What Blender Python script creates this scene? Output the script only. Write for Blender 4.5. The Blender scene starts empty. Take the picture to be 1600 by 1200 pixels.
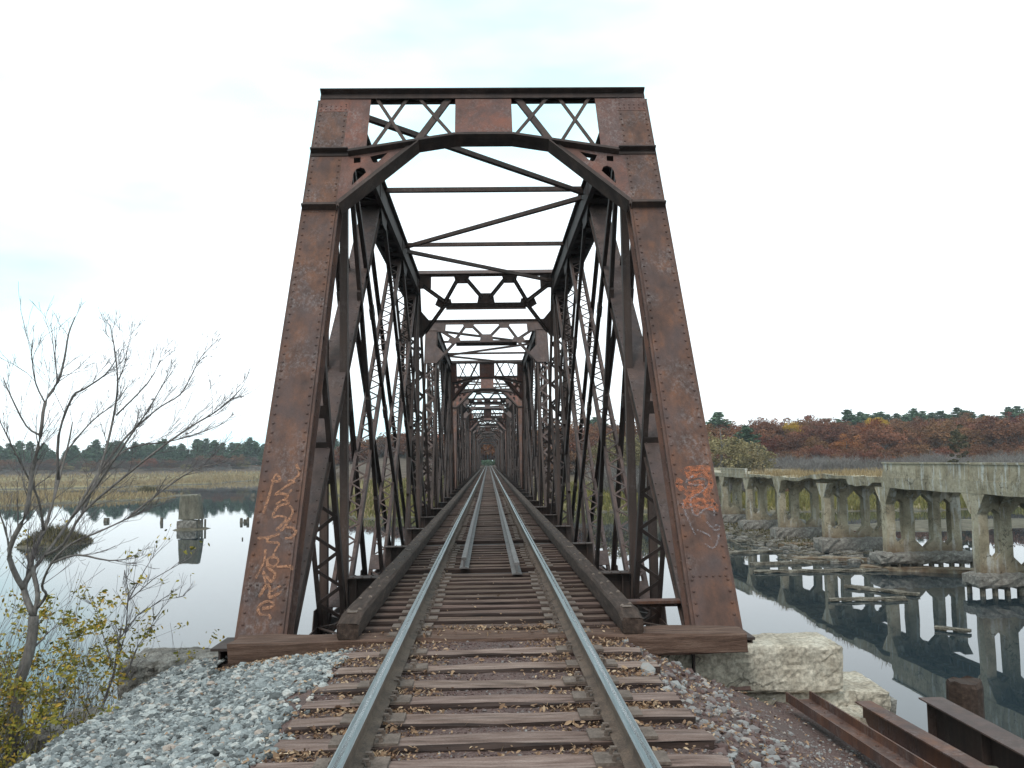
import bpy, math, random
import numpy as np
from mathutils import Vector, Matrix
from mathutils.geometry import tessellate_polygon
random.seed(7); RS = np.random.RandomState(11)
SC = bpy.context.scene
COL = SC.collection
WATER = -5.6
YF0, YFS = 9.21, .5954          # front plane of the near end posts: Y = YF0 + YFS*z

# ------------------------------------------------------------------ helpers
class MB:
    """collects faces, then links them as ONE mesh object"""
    def __init__(s): s.v=[]; s.f=[]; s.m=[]; s.a=[]
    def add(s, vs, fs, m=0, a=0.0):
        o=len(s.v); s.v.extend([tuple(p) for p in vs])
        for f in fs: s.f.append(tuple(i+o for i in f)); s.m.append(m); s.a.append(a)
    def box(s,x0,x1,y0,y1,z0,z1,m=0):
        s.add([(x0,y0,z0),(x1,y0,z0),(x1,y1,z0),(x0,y1,z0),(x0,y0,z1),(x1,y0,z1),(x1,y1,z1),(x0,y1,z1)],
              [(0,3,2,1),(4,5,6,7),(0,1,5,4),(1,2,6,5),(2,3,7,6),(3,0,4,7)],m)
    def ob(s,p,q,u,u0,u1,v0,v1,m=0):
        """box along p->q, spanning u0..u1 along u and v0..v1 along (dir x u)"""
        p=Vector(p);q=Vector(q);d=(q-p).normalized();u=Vector(u);u=(u-d*u.dot(d)).normalized();v=d.cross(u)
        vs=[]
        for c in (p,q):
            for a,b in((u0,v0),(u1,v0),(u1,v1),(u0,v1)): vs.append(c+u*a+v*b)
        s.add(vs,[(0,3,2,1),(4,5,6,7),(0,1,5,4),(1,2,6,5),(2,3,7,6),(3,0,4,7)],m)
    def bar(s,p,q,w,t,u=(1,0,0),m=0): s.ob(p,q,u,-w/2,w/2,-t/2,t/2,m)
    def tube(s,pts,rad,n=6,m=0):
        pts=[Vector(p) for p in pts]; rings=[]
        for i,p in enumerate(pts):
            d=(pts[min(i+1,len(pts)-1)]-pts[max(i-1,0)])
            if d.length<1e-9: d=Vector((0,0,1))
            d.normalize(); a=Vector((0,0,1)) if abs(d.z)<.9 else Vector((1,0,0))
            a=d.cross(a).normalized(); b=d.cross(a)
            rings.append([p+(a*math.cos(6.2832*k/n)+b*math.sin(6.2832*k/n))*rad[i] for k in range(n)])
        fs=[]
        for i in range(len(pts)-1):
            for k in range(n): fs.append((i*n+k,i*n+(k+1)%n,(i+1)*n+(k+1)%n,(i+1)*n+k))
        fs.append(tuple(range(n))[::-1]); fs.append(tuple((len(pts)-1)*n+k for k in range(n)))
        s.add([p for r in rings for p in r],fs,m)
    def rivet(s,p,n,r=.02,m=0):
        p=Vector(p);n=Vector(n).normalized();a=n.orthogonal().normalized();b=n.cross(a)
        vs=[];
        for rr,h in((r,0),(r*.8,r*.55),(r*.35,r*.85)):
            for k in range(6): vs.append(p+(a*math.cos(k*1.0472)+b*math.sin(k*1.0472))*rr+n*h)
        fs=[]
        for i in(0,1):
            for k in range(6): fs.append((i*6+k,i*6+(k+1)%6,i*6+6+(k+1)%6,i*6+6+k))
        fs.append(tuple(range(12,18))); s.add(vs,fs,m)
    def poly(s,outer,holes,fn,th,m=0):
        """flat plate with holes; fn(a,b,h)->3d point, thickness th"""
        loops=[[Vector((a,b,0)) for a,b in l] for l in [outer]+holes]
        tris=tessellate_polygon(loops); flat=[p for l in loops for p in l]; n=len(flat)
        vs=[fn(p.x,p.y,0) for p in flat]+[fn(p.x,p.y,th) for p in flat]
        fs=[tuple(t) for t in tris]+[tuple(i+n for i in reversed(t)) for t in tris]
        o=0
        for l in loops:
            k=len(l)
            for i in range(k): fs.append((o+i,o+(i+1)%k,o+(i+1)%k+n,o+i+n))
            o+=k
        s.add(vs,fs,m)
    def mesh(s,name,mats,smooth=False):
        me=bpy.data.meshes.new(name)
        me.from_pydata(s.v,[],s.f)
        for m in (mats if isinstance(mats,(list,tuple)) else [mats]): me.materials.append(m)
        me.polygons.foreach_set('material_index',s.m)
        if any(s.a):
            at=me.attributes.new('rnd','FLOAT','FACE'); at.data.foreach_set('value',s.a)
        if smooth: me.polygons.foreach_set('use_smooth',[True]*len(s.f))
        me.update(); return me
    def build(s,name,mats,parent=None,smooth=False):
        return link(name,s.mesh(name,mats,smooth),parent)
def link(name,me,parent=None,loc=None,rz=0):
    o=bpy.data.objects.new(name,me); COL.objects.link(o)
    if parent is not None: o.parent=parent
    if loc is not None: o.location=loc
    o.rotation_euler.z=rz
    return o
def np_mesh(name,V,F,mats,attr=None,smooth=False):
    """V (n,3), F (m,k) arrays"""
    me=bpy.data.meshes.new(name); k=F.shape[1]
    me.vertices.add(len(V)); me.vertices.foreach_set('co',V.astype(np.float32).ravel())
    me.loops.add(F.size); me.loops.foreach_set('vertex_index',F.astype(np.int32).ravel())
    me.polygons.add(len(F)); me.polygons.foreach_set('loop_start',np.arange(0,F.size,k,dtype=np.int32))
    try: me.polygons.foreach_set('loop_total',np.full(len(F),k,dtype=np.int32))
    except Exception: pass
    for m in (mats if isinstance(mats,(list,tuple)) else [mats]): me.materials.append(m)
    if attr is not None:
        at=me.attributes.new('rnd','FLOAT','FACE'); at.data.foreach_set('value',attr.astype(np.float32))
    me.update(calc_edges=True); 
    me.polygons.foreach_set('use_smooth',[bool(smooth)]*len(F))
    me.validate(); return me
def tag(o,label=None,cat=None,group=None,kind=None):
    if label: o['label']=label
    if cat: o['category']=cat
    if group: o['group']=group
    if kind: o['kind']=kind
    return o
def empty(name,loc=(0,0,0),rz=0):
    o=bpy.data.objects.new(name,None); COL.objects.link(o); o.location=loc; o.rotation_euler.z=rz
    o.empty_display_size=.3; return o
KIDS={}
def children(o): return [c for c in o.children]
def copy_tree(o,parent=None):
    c=o.copy(); COL.objects.link(c); c.parent=parent
    for ch in children(o): copy_tree(ch,c)
    return c

# ------------------------------------------------------------------ materials
def ramp(nt,pairs):
    r=nt.nodes.new('ShaderNodeValToRGB'); e=r.color_ramp.elements
    while len(e)>1: e.remove(e[0])
    e[0].position=pairs[0][0]; e[0].color=(*pairs[0][1],1)
    for p,c in pairs[1:]:
        x=e.new(p); x.color=(*c,1)
    return r
def noise(nt,scale,detail=4,rough=.55,stretch=(1,1,1),src=None,dist=0):
    N=nt.nodes
    if src is None:
        g=N.new('ShaderNodeNewGeometry'); src=g.outputs['Position']
    mp=N.new('ShaderNodeMapping'); mp.inputs['Scale'].default_value=stretch
    nt.links.new(src,mp.inputs['Vector'])
    n=N.new('ShaderNodeTexNoise'); n.inputs['Scale'].default_value=scale; n.inputs['Detail'].default_value=detail
    n.inputs['Roughness'].default_value=rough; n.inputs['Distortion'].default_value=dist
    nt.links.new(mp.outputs[0],n.inputs['Vector']); return n.outputs['Fac']
def mixc(nt,fac,a,b,mode='MIX'):
    m=nt.nodes.new('ShaderNodeMix'); m.data_type='RGBA'; m.blend_type=mode
    for k,x in((0,fac),(6,a),(7,b)):
        if isinstance(x,(int,float)): m.inputs[k].default_value=x
        elif isinstance(x,tuple): m.inputs[k].default_value=(*x,1)
        else: nt.links.new(x,m.inputs[k])
    return m.outputs[2]
def maprange(nt,x,a,b,c=0,d=1):
    m=nt.nodes.new('ShaderNodeMapRange'); nt.links.new(x,m.inputs[0])
    for i,v in enumerate((a,b,c,d)): m.inputs[i+1].default_value=v
    return m.outputs[0]
def newmat(name):
    m=bpy.data.materials.new(name); m.use_nodes=True; nt=m.node_tree
    return m,nt,nt.nodes['Principled BSDF']
def bump(nt,b,h,strength=.3,dist=.01):
    n=nt.nodes.new('ShaderNodeBump'); n.inputs['Strength'].default_value=strength; n.inputs['Distance'].default_value=dist
    nt.links.new(h,n.inputs['Height']); nt.links.new(n.outputs[0],b.inputs['Normal'])
def simple(name,cols,scale=5,rough=.8,bs=.3,bd=.005,bscale=None,stretch=(1,1,1),detail=6,fine=None,metal=0,obj=0,attr=0,spec=.3,crack=0):
    """cols: ramp pairs over a noise; fine=(scale,amount) dark/bright speckle; obj = hue/value change per object; attr per face"""
    m,nt,b=newmat(name)
    n=noise(nt,scale,detail,stretch=stretch)
    if attr:
        at=nt.nodes.new('ShaderNodeAttribute'); at.attribute_name='rnd'
        mm=nt.nodes.new('ShaderNodeMix'); mm.data_type='FLOAT'; mm.inputs[0].default_value=attr
        nt.links.new(n,mm.inputs[2]); nt.links.new(at.outputs['Fac'],mm.inputs[3]); n=mm.outputs[0]
    r=ramp(nt,cols); nt.links.new(n,r.inputs[0]); c=r.outputs[0]
    if fine:
        fn=noise(nt,fine[0],3,stretch=stretch); fr=maprange(nt,fn,.3,.7,1-fine[1],1+fine[1])
        vm=nt.nodes.new('ShaderNodeVectorMath'); vm.operation='SCALE'; nt.links.new(c,vm.inputs[0]); nt.links.new(fr,vm.inputs[3]); c=vm.outputs[0]
    if obj:
        oi=nt.nodes.new('ShaderNodeObjectInfo'); h=nt.nodes.new('ShaderNodeHueSaturation')
        nt.links.new(maprange(nt,oi.outputs['Random'],0,1,1-obj,1+obj),h.inputs['Value'])
        mm=nt.nodes.new('ShaderNodeMath'); mm.operation='FRACT'
        m2=nt.nodes.new('ShaderNodeMath'); m2.operation='MULTIPLY'; m2.inputs[1].default_value=7.31
        nt.links.new(oi.outputs['Random'],m2.inputs[0]); nt.links.new(m2.outputs[0],mm.inputs[0])
        nt.links.new(maprange(nt,mm.outputs[0],0,1,.5-obj*.05,.5+obj*.05),h.inputs['Hue'])
        nt.links.new(c,h.inputs['Color']); c=h.outputs[0]
    if crack: c=cracks(nt,c,crack)
    nt.links.new(c,b.inputs['Base Color']); b.inputs['Roughness'].default_value=rough
    b.inputs['Metallic'].default_value=metal; b.inputs['Specular IOR Level'].default_value=spec
    if bs: bump(nt,b,noise(nt,bscale or scale*4,5,stretch=stretch),bs,bd)
    return m

def cracks(nt,c,sc,col=(.05,.04,.03),w=.012):
    """thin dark cracks where a warped noise crosses its middle value"""
    n=noise(nt,sc,4,.55,dist=.6); s=nt.nodes.new('ShaderNodeMath'); s.operation='SUBTRACT'; nt.links.new(n,s.inputs[0]); s.inputs[1].default_value=.5
    a=nt.nodes.new('ShaderNodeMath'); a.operation='ABSOLUTE'; nt.links.new(s.outputs[0],a.inputs[0])
    k=noise(nt,sc*.7,2); m1=nt.nodes.new('ShaderNodeMath'); m1.operation='MULTIPLY'; nt.links.new(maprange(nt,a.outputs[0],0,w,1,0),m1.inputs[0]); nt.links.new(maprange(nt,k,.45,.55,0,.85),m1.inputs[1])
    c=mixc(nt,m1.outputs[0],c,col); st=noise(nt,sc*.8,5,.65,stretch=(1,1,.5)); return mixc(nt,maprange(nt,st,.52,.7,0,.5),c,tuple(v*2.2 for v in col))
def rust(name,a,b_,c,red=0,wear=.35,rough=.72,gry=(.085,.062,.062)):
    """weathered steel: a dark, b mid, c bright rust; vertical run-off streaks, pale worn scuffs, primer showing"""
    m,nt,b=newmat(name)
    n1=noise(nt,1.7,8,.62); n2=noise(nt,1.0,5,.6,stretch=(7,7,.45)); 
    r=ramp(nt,[(.28,a),(.48,b_),(.62,c),(.8,b_)]); 
    mm=nt.nodes.new('ShaderNodeMix'); mm.data_type='FLOAT'; mm.inputs[0].default_value=.6
    nt.links.new(n1,mm.inputs[2]); nt.links.new(n2,mm.inputs[3]); nt.links.new(mm.outputs[0],r.inputs[0])
    c0=r.outputs[0]
    if red:
        rn=noise(nt,1.3,7,.7,dist=.4); c0=mixc(nt,maprange(nt,rn,.62-red*.2,.74-red*.14,0,.7),c0,(.24,.085,.055))
    sp=noise(nt,26,6,.75,stretch=(1,1,.55)); w=maprange(nt,sp,.47,.68,0,wear)
    big=noise(nt,2.3,3,.5); wb=maprange(nt,big,.45,.65,0,1)
    mu=nt.nodes.new('ShaderNodeMath'); mu.operation='MULTIPLY'; nt.links.new(w,mu.inputs[0]); nt.links.new(wb,mu.inputs[1])
    gy=noise(nt,.9,4,.6,stretch=(3,3,.45)); c0=mixc(nt,maprange(nt,gy,.44,.64,0,.5 if wear>.3 else .0),c0,gry)
    c0=mixc(nt,mu.outputs[0],c0,(.25,.215,.21))
    dk=noise(nt,60,4,.7); c0=mixc(nt,maprange(nt,dk,.5,.75,0,.5),c0,(.03,.018,.015))
    nt.links.new(c0,b.inputs['Base Color']); b.inputs['Roughness'].default_value=rough; b.inputs['Specular IOR Level'].default_value=.25
    bump(nt,b,sp,.25,.004); return m
M={}
M['rust']=rust('rusty_riveted_steel',(.034,.021,.018),(.09,.046,.034),(.155,.068,.04),0,.6)
M['rustred']=rust('rust_with_red_primer',(.065,.037,.032),(.12,.06,.048),(.16,.078,.06),.65,.6)
M['pink']=rust('pinkish_weathered_steel',(.045,.031,.027),(.08,.053,.046),(.115,.07,.058),0,.35)
M['dark']=rust('dark_weathered_steel',(.03,.021,.018),(.052,.035,.03),(.08,.05,.04),0,.2)
M['shaded']=rust('shade_darkened_steel',(.022,.016,.014),(.038,.026,.023),(.06,.038,.032),0,.12)  # darker copy of the steel; backlit contrast put into its colour
M['shine']=simple('polished_rail_head',[(.3,(.24,.27,.28)),(.7,(.38,.42,.43))],scale=3,rough=.38,bs=.05,stretch=(30,.6,1),metal=.85)
M['shine2']=simple('bright_worn_wheel_band',[(.3,(.5,.53,.54)),(.7,(.62,.66,.67))],scale=3,rough=.2,bs=.03,stretch=(30,.6,1),metal=.9)
M['railside']=simple('rusty_rail_web',[(.3,(.07,.05,.04)),(.55,(.125,.088,.067)),(.8,(.16,.11,.08))],scale=6,rough=.85,fine=(80,.3))
M['guardsteel']=simple('dull_guard_rail_steel',[(.3,(.1,.085,.08)),(.7,(.19,.17,.165))],scale=8,rough=.6,fine=(60,.25),metal=.2)
M['tie']=simple('weathered_tie_wood',[(.25,(.055,.035,.028)),(.42,(.15,.098,.079)),(.6,(.225,.158,.132)),(.85,(.34,.26,.225))],scale=2.2,rough=.93,stretch=(1.2,11,11),bs=.9,bd=.012,bscale=9,fine=(60,.35),obj=.13)
M['tieside']=simple('creosoted_tie_side',[(.3,(.022,.014,.012)),(.6,(.055,.034,.028)),(.85,(.1,.068,.055))],scale=3,rough=.93,stretch=(1,9,9),bs=.6,bd=.01,bscale=9)  # creosote brown on the sides, also carrying the shade between the ties
M['deck']=simple('bridge_tie_wood',[(.2,(.035,.021,.016)),(.45,(.1,.062,.048)),(.65,(.16,.108,.085)),(.9,(.24,.18,.15))],scale=2.6,rough=.93,stretch=(1.0,12,12),bs=.8,bd=.01,bscale=9,fine=(60,.3),obj=.15)
M['timber']=simple('grey_brown_timber',[(.2,(.018,.011,.008)),(.5,(.046,.028,.021)),(.8,(.095,.062,.048))],scale=2.5,rough=.93,stretch=(10,1.2,10),bs=.7,bd=.01,bscale=9,fine=(50,.3))
M['bench']=simple('bench_timber',[(.2,(.035,.019,.013)),(.5,(.1,.056,.04)),(.8,(.19,.123,.095))],scale=2.5,rough=.93,stretch=(1.0,10,10),bs=.8,bd=.012,bscale=9,fine=(50,.3))
M['plate']=simple('rusty_tie_plate',[(.3,(.09,.066,.054)),(.7,(.19,.145,.12))],scale=9,rough=.85,fine=(80,.3))
M['gravel']=simple('blue_grey_crushed_stone',[(0,(.06,.06,.058)),(.3,(.155,.163,.163)),(.65,(.25,.262,.26)),(.88,(.4,.395,.375)),(.95,(.33,.26,.22)),(1,(.28,.19,.15))],scale=40,rough=.9,bs=.25,bscale=120,attr=.92,fine=(70,.25))
M['gravelr']=simple('mixed_red_grey_gravel',[(0,(.06,.035,.032)),(.35,(.13,.082,.074)),(.6,(.19,.17,.165)),(.85,(.28,.27,.26)),(1,(.33,.2,.14))],scale=40,rough=.92,bs=.25,bscale=120,attr=.85)
M['leaf']=simple('dry_fallen_leaves',[(0,(.1,.05,.03)),(.4,(.23,.135,.08)),(.8,(.36,.235,.145)),(.95,(.5,.37,.25)),(1,(.4,.2,.05))],scale=30,rough=.85,bs=0,attr=.9)
M['yleaf']=simple('yellow_autumn_leaves',[(0,(.06,.075,.015)),(.35,(.17,.15,.02)),(.7,(.36,.27,.04)),(.92,(.42,.22,.04)),(1,(.35,.1,.03))],scale=3,rough=.7,bs=0,attr=.8)
M['bark']=simple('grey_bark',[(.3,(.08,.068,.062)),(.7,(.2,.175,.16))],scale=9,rough=.9,stretch=(1,1,.35),fine=(50,.3),bs=.5)
M['twig']=simple('grey_brown_twigs',[(.3,(.09,.075,.075)),(.7,(.17,.145,.14))],scale=9,rough=.9,bs=0)
M['tan']=simple('tan_quarried_stone',[(.25,(.22,.18,.135)),(.5,(.37,.315,.25)),(.75,(.48,.425,.35))],scale=3,rough=.95,fine=(30,.4),bs=.9,bd=.02,bscale=11,crack=1.6)
M['granite']=simple('grey_granite',[(.25,(.1,.09,.08)),(.5,(.19,.17,.15)),(.75,(.32,.3,.27))],scale=6,rough=.95,fine=(60,.45),bs=.8,bd=.02,bscale=14,crack=1.4)
M['pale']=simple('pale_concrete_pier',[(.25,(.07,.06,.045)),(.5,(.14,.125,.095)),(.8,(.22,.2,.16))],scale=1.2,rough=.95,stretch=(2,2,.6),fine=(8,.3),bs=.4,crack=.8)
M['moss']=simple('olive_moss_and_weeds',[(.25,(.045,.038,.018)),(.5,(.09,.075,.035)),(.8,(.17,.135,.07))],scale=2,rough=.95,fine=(15,.4),bs=0,attr=.6)
M['log']=simple('waterlogged_timber',[(.25,(.05,.042,.032)),(.5,(.13,.11,.085)),(.8,(.3,.27,.22))],scale=2.2,rough=.9,fine=(12,.5),bs=.4)
M['grafo']=None
def spray(name,col,dens=.5,sc=30,amax=.85):
    m,nt,b=newmat(name); b.inputs['Base Color'].default_value=(*col,1); b.inputs['Roughness'].default_value=.7
    n=noise(nt,sc,5,.7); nt.links.new(maprange(nt,n,dens-.13,dens+.16,0,amax),b.inputs['Alpha']); return m
M['gr1']=spray('faded_orange_spray',(.42,.19,.1),.46,30,.75)
M['gr2']=spray('orange_spray_paint',(.42,.125,.05),.5,20,.75)
M['gr3']=spray('pale_grey_chalk_spray',(.26,.235,.25),.52,30,.6)

def concrete():
    m,nt,b=newmat('crumbling_concrete')
    n=noise(nt,.7,8,.65); r=ramp(nt,[(.25,(.14,.11,.075)),(.42,(.29,.24,.165)),(.58,(.42,.355,.255)),(.8,(.56,.495,.39))]); nt.links.new(n,r.inputs[0])
    st=noise(nt,1.0,6,.65,stretch=(2.4,2.4,.35)); c=mixc(nt,maprange(nt,st,.53,.64,0,.7),r.outputs[0],(.6,.59,.56))
    g=nt.nodes.new('ShaderNodeNewGeometry'); sx=nt.nodes.new('ShaderNodeSeparateXYZ'); nt.links.new(g.outputs['Position'],sx.inputs[0])
    lowm=maprange(nt,sx.outputs[2],-4.6,-3.6,1,0); ln=noise(nt,1.6,4); mu=nt.nodes.new('ShaderNodeMath'); mu.operation='MULTIPLY'
    nt.links.new(lowm,mu.inputs[0]); nt.links.new(maprange(nt,ln,.3,.6,.2,.9),mu.inputs[1])
    c=mixc(nt,mu.outputs[0],c,(.13,.075,.045))     # rusty tide stain
    dk=noise(nt,5,6,.7); c=mixc(nt,maprange(nt,dk,.5,.72,0,.6),c,(.09,.075,.055)); c=cracks(nt,c,.55,(.06,.05,.038),.01)
    nt.links.new(c,b.inputs['Base Color']); b.inputs['Roughness'].default_value=.95; b.inputs['Specular IOR Level'].default_value=.2
    bump(nt,b,noise(nt,3,7,.7),.8,.1); return m
M['conc']=concrete()
def foliage(name,cols,obj=.3,trans=.15,sc=.9):
    m=simple(name,cols,scale=sc,rough=.85,bs=0,attr=.6,obj=obj,spec=.1); return m
M['oak']=foliage('rust_brown_oak_leaves',[(0,(.09,.043,.028)),(.35,(.14,.062,.036)),(.65,(.185,.078,.042)),(.9,(.23,.105,.05)),(1,(.26,.14,.06))],.3)
M['oakred']=foliage('brick_red_leaves',[(0,(.09,.028,.02)),(.5,(.18,.05,.032)),(1,(.25,.08,.045))],.3)
M['gold']=foliage('golden_leaves',[(0,(.2,.1,.015)),(.5,(.42,.24,.03)),(1,(.55,.36,.05))],.15)
M['orange']=foliage('orange_leaves',[(0,(.13,.045,.02)),(.5,(.23,.085,.03)),(1,(.32,.14,.045))],.2)
M['pine']=foliage('pine_needles',[(0,(.05,.08,.05)),(.4,(.07,.115,.068)),(.75,(.095,.145,.085)),(1,(.12,.17,.1))],.25)
M['willow']=foliage('pale_olive_leaves',[(0,(.13,.105,.055)),(.5,(.23,.185,.09)),(1,(.33,.27,.13))],.2)
M['grey']=foliage('bare_grey_twigs',[(0,(.1,.085,.08)),(.5,(.17,.15,.14)),(1,(.27,.245,.225))],.25)
M['brownt']=foliage('bare_brown_twigs',[(0,(.05,.033,.028)),(.5,(.1,.066,.055)),(1,(.15,.105,.085))],.25)
M['reed']=simple('dry_marsh_grass',[(0,(.13,.09,.045)),(.5,(.27,.195,.105)),(.85,(.37,.28,.16)),(1,(.2,.18,.07))],scale=.08,rough=.9,bs=0,attr=.5)
M['greenreed']=simple('green_bank_grass',[(0,(.06,.065,.02)),(.5,(.15,.135,.04)),(1,(.3,.24,.08))],scale=.2,rough=.9,bs=0,attr=.5)
GL = [[[-2.43, 1.091], [-2.406, 1.216], [-2.383, 1.351], [-2.367, 1.481], [-2.344, 1.506], [-2.301, 1.453], [-2.324, 1.428], [-2.397, 1.446]], [[-2.147, 1.618], [-2.099, 1.52], [-2.143, 1.451], [-2.211, 1.435]], [[-2.131, 1.425], [-2.237, 1.366], [-2.338, 1.282], [-2.288, 1.298], [-2.19, 1.28], [-2.22, 1.246], [-2.154, 1.339]], [[-2.306, 1.181], [-2.235, 1.23], [-2.17, 1.195], [-2.277, 1.163], [-2.322, 1.056], [-2.246, 1.063], [-2.174, 1.037], [-2.209, 0.981], [-2.268, 0.917]], [[-2.158, 1.17], [-2.115, 1.111], [-2.132, 1.045], [-2.193, 0.932], [-2.225, 0.916]], [[-2.179, 0.948], [-2.093, 0.938], [-2.053, 0.897], [-2.097, 0.842], [-2.163, 0.835]], [[-2.45, 0.84], [-2.333, 0.846], [-2.221, 0.884]], [[-2.334, 0.854], [-2.334, 0.798], [-2.215, 0.788], [-2.24, 0.725], [-2.262, 0.648]], [[-2.304, 0.648], [-2.229, 0.647], [-2.198, 0.608], [-2.233, 0.562], [-2.292, 0.571], [-2.315, 0.618], [-2.304, 0.648]], [[-2.349, 0.727], [-2.346, 0.603], [-2.405, 0.451]], [[-2.317, 0.571], [-2.287, 0.54], [-2.214, 0.493], [-2.244, 0.418], [-2.34, 0.511], [-2.299, 0.404], [-2.324, 0.301]], [[-2.207, 0.554], [-2.109, 0.56], [-2.05, 0.551], [-2.054, 0.521]], [[-2.344, 0.271], [-2.321, 0.33], [-2.264, 0.389], [-2.231, 0.328], [-2.141, 0.379]], [[-2.247, 0.329], [-2.23, 0.269], [-2.124, 0.319]], [[-2.296, 0.168], [-2.209, 0.181], [-2.19, 0.217], [-2.257, 0.233], [-2.317, 0.205], [-2.335, 0.162], [-2.304, 0.118], [-2.223, 0.109], [-2.193, 0.073]]]
GO = [[[2.157, 1.451], [2.243, 1.485], [2.372, 1.501], [2.49, 1.499]], [[2.136, 1.381], [2.107, 1.312], [2.194, 1.19], [2.125, 1.089], [2.254, 1.121], [2.4, 1.152], [2.49, 1.066]], [[2.199, 1.433], [2.347, 1.457], [2.48, 1.446]], [[2.211, 1.397], [2.359, 1.421], [2.453, 1.393]], [[2.217, 1.327], [2.381, 1.342], [2.271, 1.223], [2.189, 1.156]], [[2.459, 1.429], [2.467, 1.323], [2.392, 1.204], [2.45, 1.135]], [[2.191, 1.276], [2.33, 1.256], [2.419, 1.255]], [[2.234, 1.004], [2.3, 1.086], [2.496, 1.05]], [[2.131, 1.123], [2.259, 1.155], [2.377, 1.119]]]
GW = [[[2.285, 1.414], [2.193, 1.345], [2.286, 1.309], [2.419, 1.307], [2.324, 1.222], [2.206, 1.156], [2.231, 0.987], [2.347, 1.052], [2.438, 1.067], [2.44, 0.984]], [[2.113, 1.123], [2.141, 0.972], [2.198, 0.791]], [[2.341, 0.919], [2.413, 0.836], [2.476, 0.851], [2.456, 0.885], [2.384, 0.869]], [[2.223, 0.84], [2.335, 0.789], [2.361, 0.74]], [[2.285, 0.702], [2.362, 0.653], [2.426, 0.723], [2.45, 0.803]]]
LIMBS = [[[-4.12, 8.0, -0.98], [-4.05, 8.0, -0.48], [-4.04, 8.0, -0.22], [-3.99, 8.0, -0.06], [-3.94, 8.0, 0.16], [-3.93, 8.0, 0.36]], [[-3.93, 8.0, 0.36], [-4.02, 8.0, 0.59], [-3.97, 8.0, 0.73], [-4.0, 8.1, 0.9], [-3.96, 8.2, 1.07], [-3.97, 8.4, 1.37], [-3.91, 8.5, 1.81], [-3.87, 8.5, 2.05]], [[-4.02, 8.0, 0.59], [-4.05, 7.9, 0.74], [-4.05, 7.8, 0.95], [-3.87, 7.7, 1.26], [-3.83, 7.7, 1.58], [-3.72, 7.6, 1.9], [-3.69, 7.6, 2.17], [-3.59, 7.6, 2.34], [-3.54, 7.6, 2.54], [-3.51, 7.6, 2.75], [-3.46, 7.6, 2.89]], [[-3.93, 8.0, 0.36], [-3.9, 8.0, 0.54], [-3.95, 8.0, 0.75], [-4.03, 8.1, 0.88]], [[-3.9, 8.0, 0.43], [-3.78, 7.9, 0.55], [-3.77, 7.8, 0.64], [-3.6, 7.6, 0.85], [-3.4, 7.5, 1.01], [-3.16, 7.4, 1.1], [-2.87, 7.3, 1.22], [-2.68, 7.2, 1.32], [-2.49, 7.1, 1.56]], [[-3.97, 8.0, 0.73], [-3.9, 8.1, 0.86], [-3.77, 8.3, 1.17], [-3.64, 8.5, 1.54], [-3.45, 8.6, 1.86], [-3.34, 8.7, 2.02], [-3.17, 8.8, 2.2], [-3.02, 8.9, 2.32], [-2.95, 9.0, 2.5], [-2.85, 9.0, 2.7], [-2.68, 9.0, 2.88]], [[-3.9, 8.1, 0.86], [-3.69, 8.0, 0.97], [-3.48, 7.9, 1.25], [-3.07, 7.8, 1.57], [-2.74, 7.7, 1.8], [-2.47, 7.6, 1.96], [-2.26, 7.5, 2.06], [-2.1, 7.4, 2.16], [-2.01, 7.4, 2.25]], [[-3.94, 8.4, 1.52], [-3.9, 8.3, 1.92], [-3.74, 8.2, 2.26], [-3.64, 8.2, 2.33], [-3.41, 8.1, 2.45], [-3.32, 8.1, 2.58]], [[-3.62, 8.2, 1.23], [-3.54, 8.4, 1.69], [-3.45, 8.4, 2.1], [-3.38, 8.3, 2.41], [-3.42, 8.3, 2.74], [-3.46, 8.3, 2.93]], [[-3.77, 8.3, 1.17], [-3.51, 8.2, 1.46], [-3.17, 8.1, 1.91], [-2.97, 8.0, 2.15], [-2.82, 8.0, 2.43]], [[-3.64, 8.5, 1.54], [-3.39, 8.6, 1.8], [-3.1, 8.8, 1.86], [-2.83, 8.9, 1.94], [-2.58, 8.9, 2.04]], [[-3.96, 8.2, 1.07], [-3.92, 8.0, 1.36], [-3.96, 7.8, 1.64], [-3.97, 7.6, 1.85], [-4.05, 7.5, 2.11]], [[-4.05, 7.8, 0.95], [-4.05, 7.7, 1.16], [-4.11, 7.6, 1.43]], [[-3.72, 7.6, 1.9], [-3.84, 7.6, 1.98], [-3.93, 7.5, 2.24], [-3.99, 7.5, 2.38]], [[-3.97, 8.4, 1.37], [-4.06, 8.7, 1.69], [-3.88, 8.9, 2.06], [-3.68, 9.0, 2.26], [-3.56, 9.0, 2.44]], [[-3.6, 7.6, 0.85], [-3.35, 7.5, 0.92], [-3.01, 7.3, 0.89], [-2.75, 7.2, 0.92]], [[-3.38, 8.3, 2.41], [-3.28, 8.2, 2.55], [-3.25, 8.2, 2.75]], [[-2.87, 7.3, 1.22], [-2.62, 7.3, 1.42], [-2.33, 7.2, 1.59], [-2.09, 7.2, 1.65]], [[-3.43, 8.4, 2.1], [-3.15, 8.4, 2.39], [-3.03, 8.4, 2.61]], [[-3.69, 7.6, 2.17], [-3.77, 7.6, 2.33], [-3.76, 7.5, 2.53], [-3.76, 7.5, 2.69]], [[-3.59, 7.6, 2.34], [-3.62, 7.6, 2.54], [-3.6, 7.5, 2.74]]]
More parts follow.
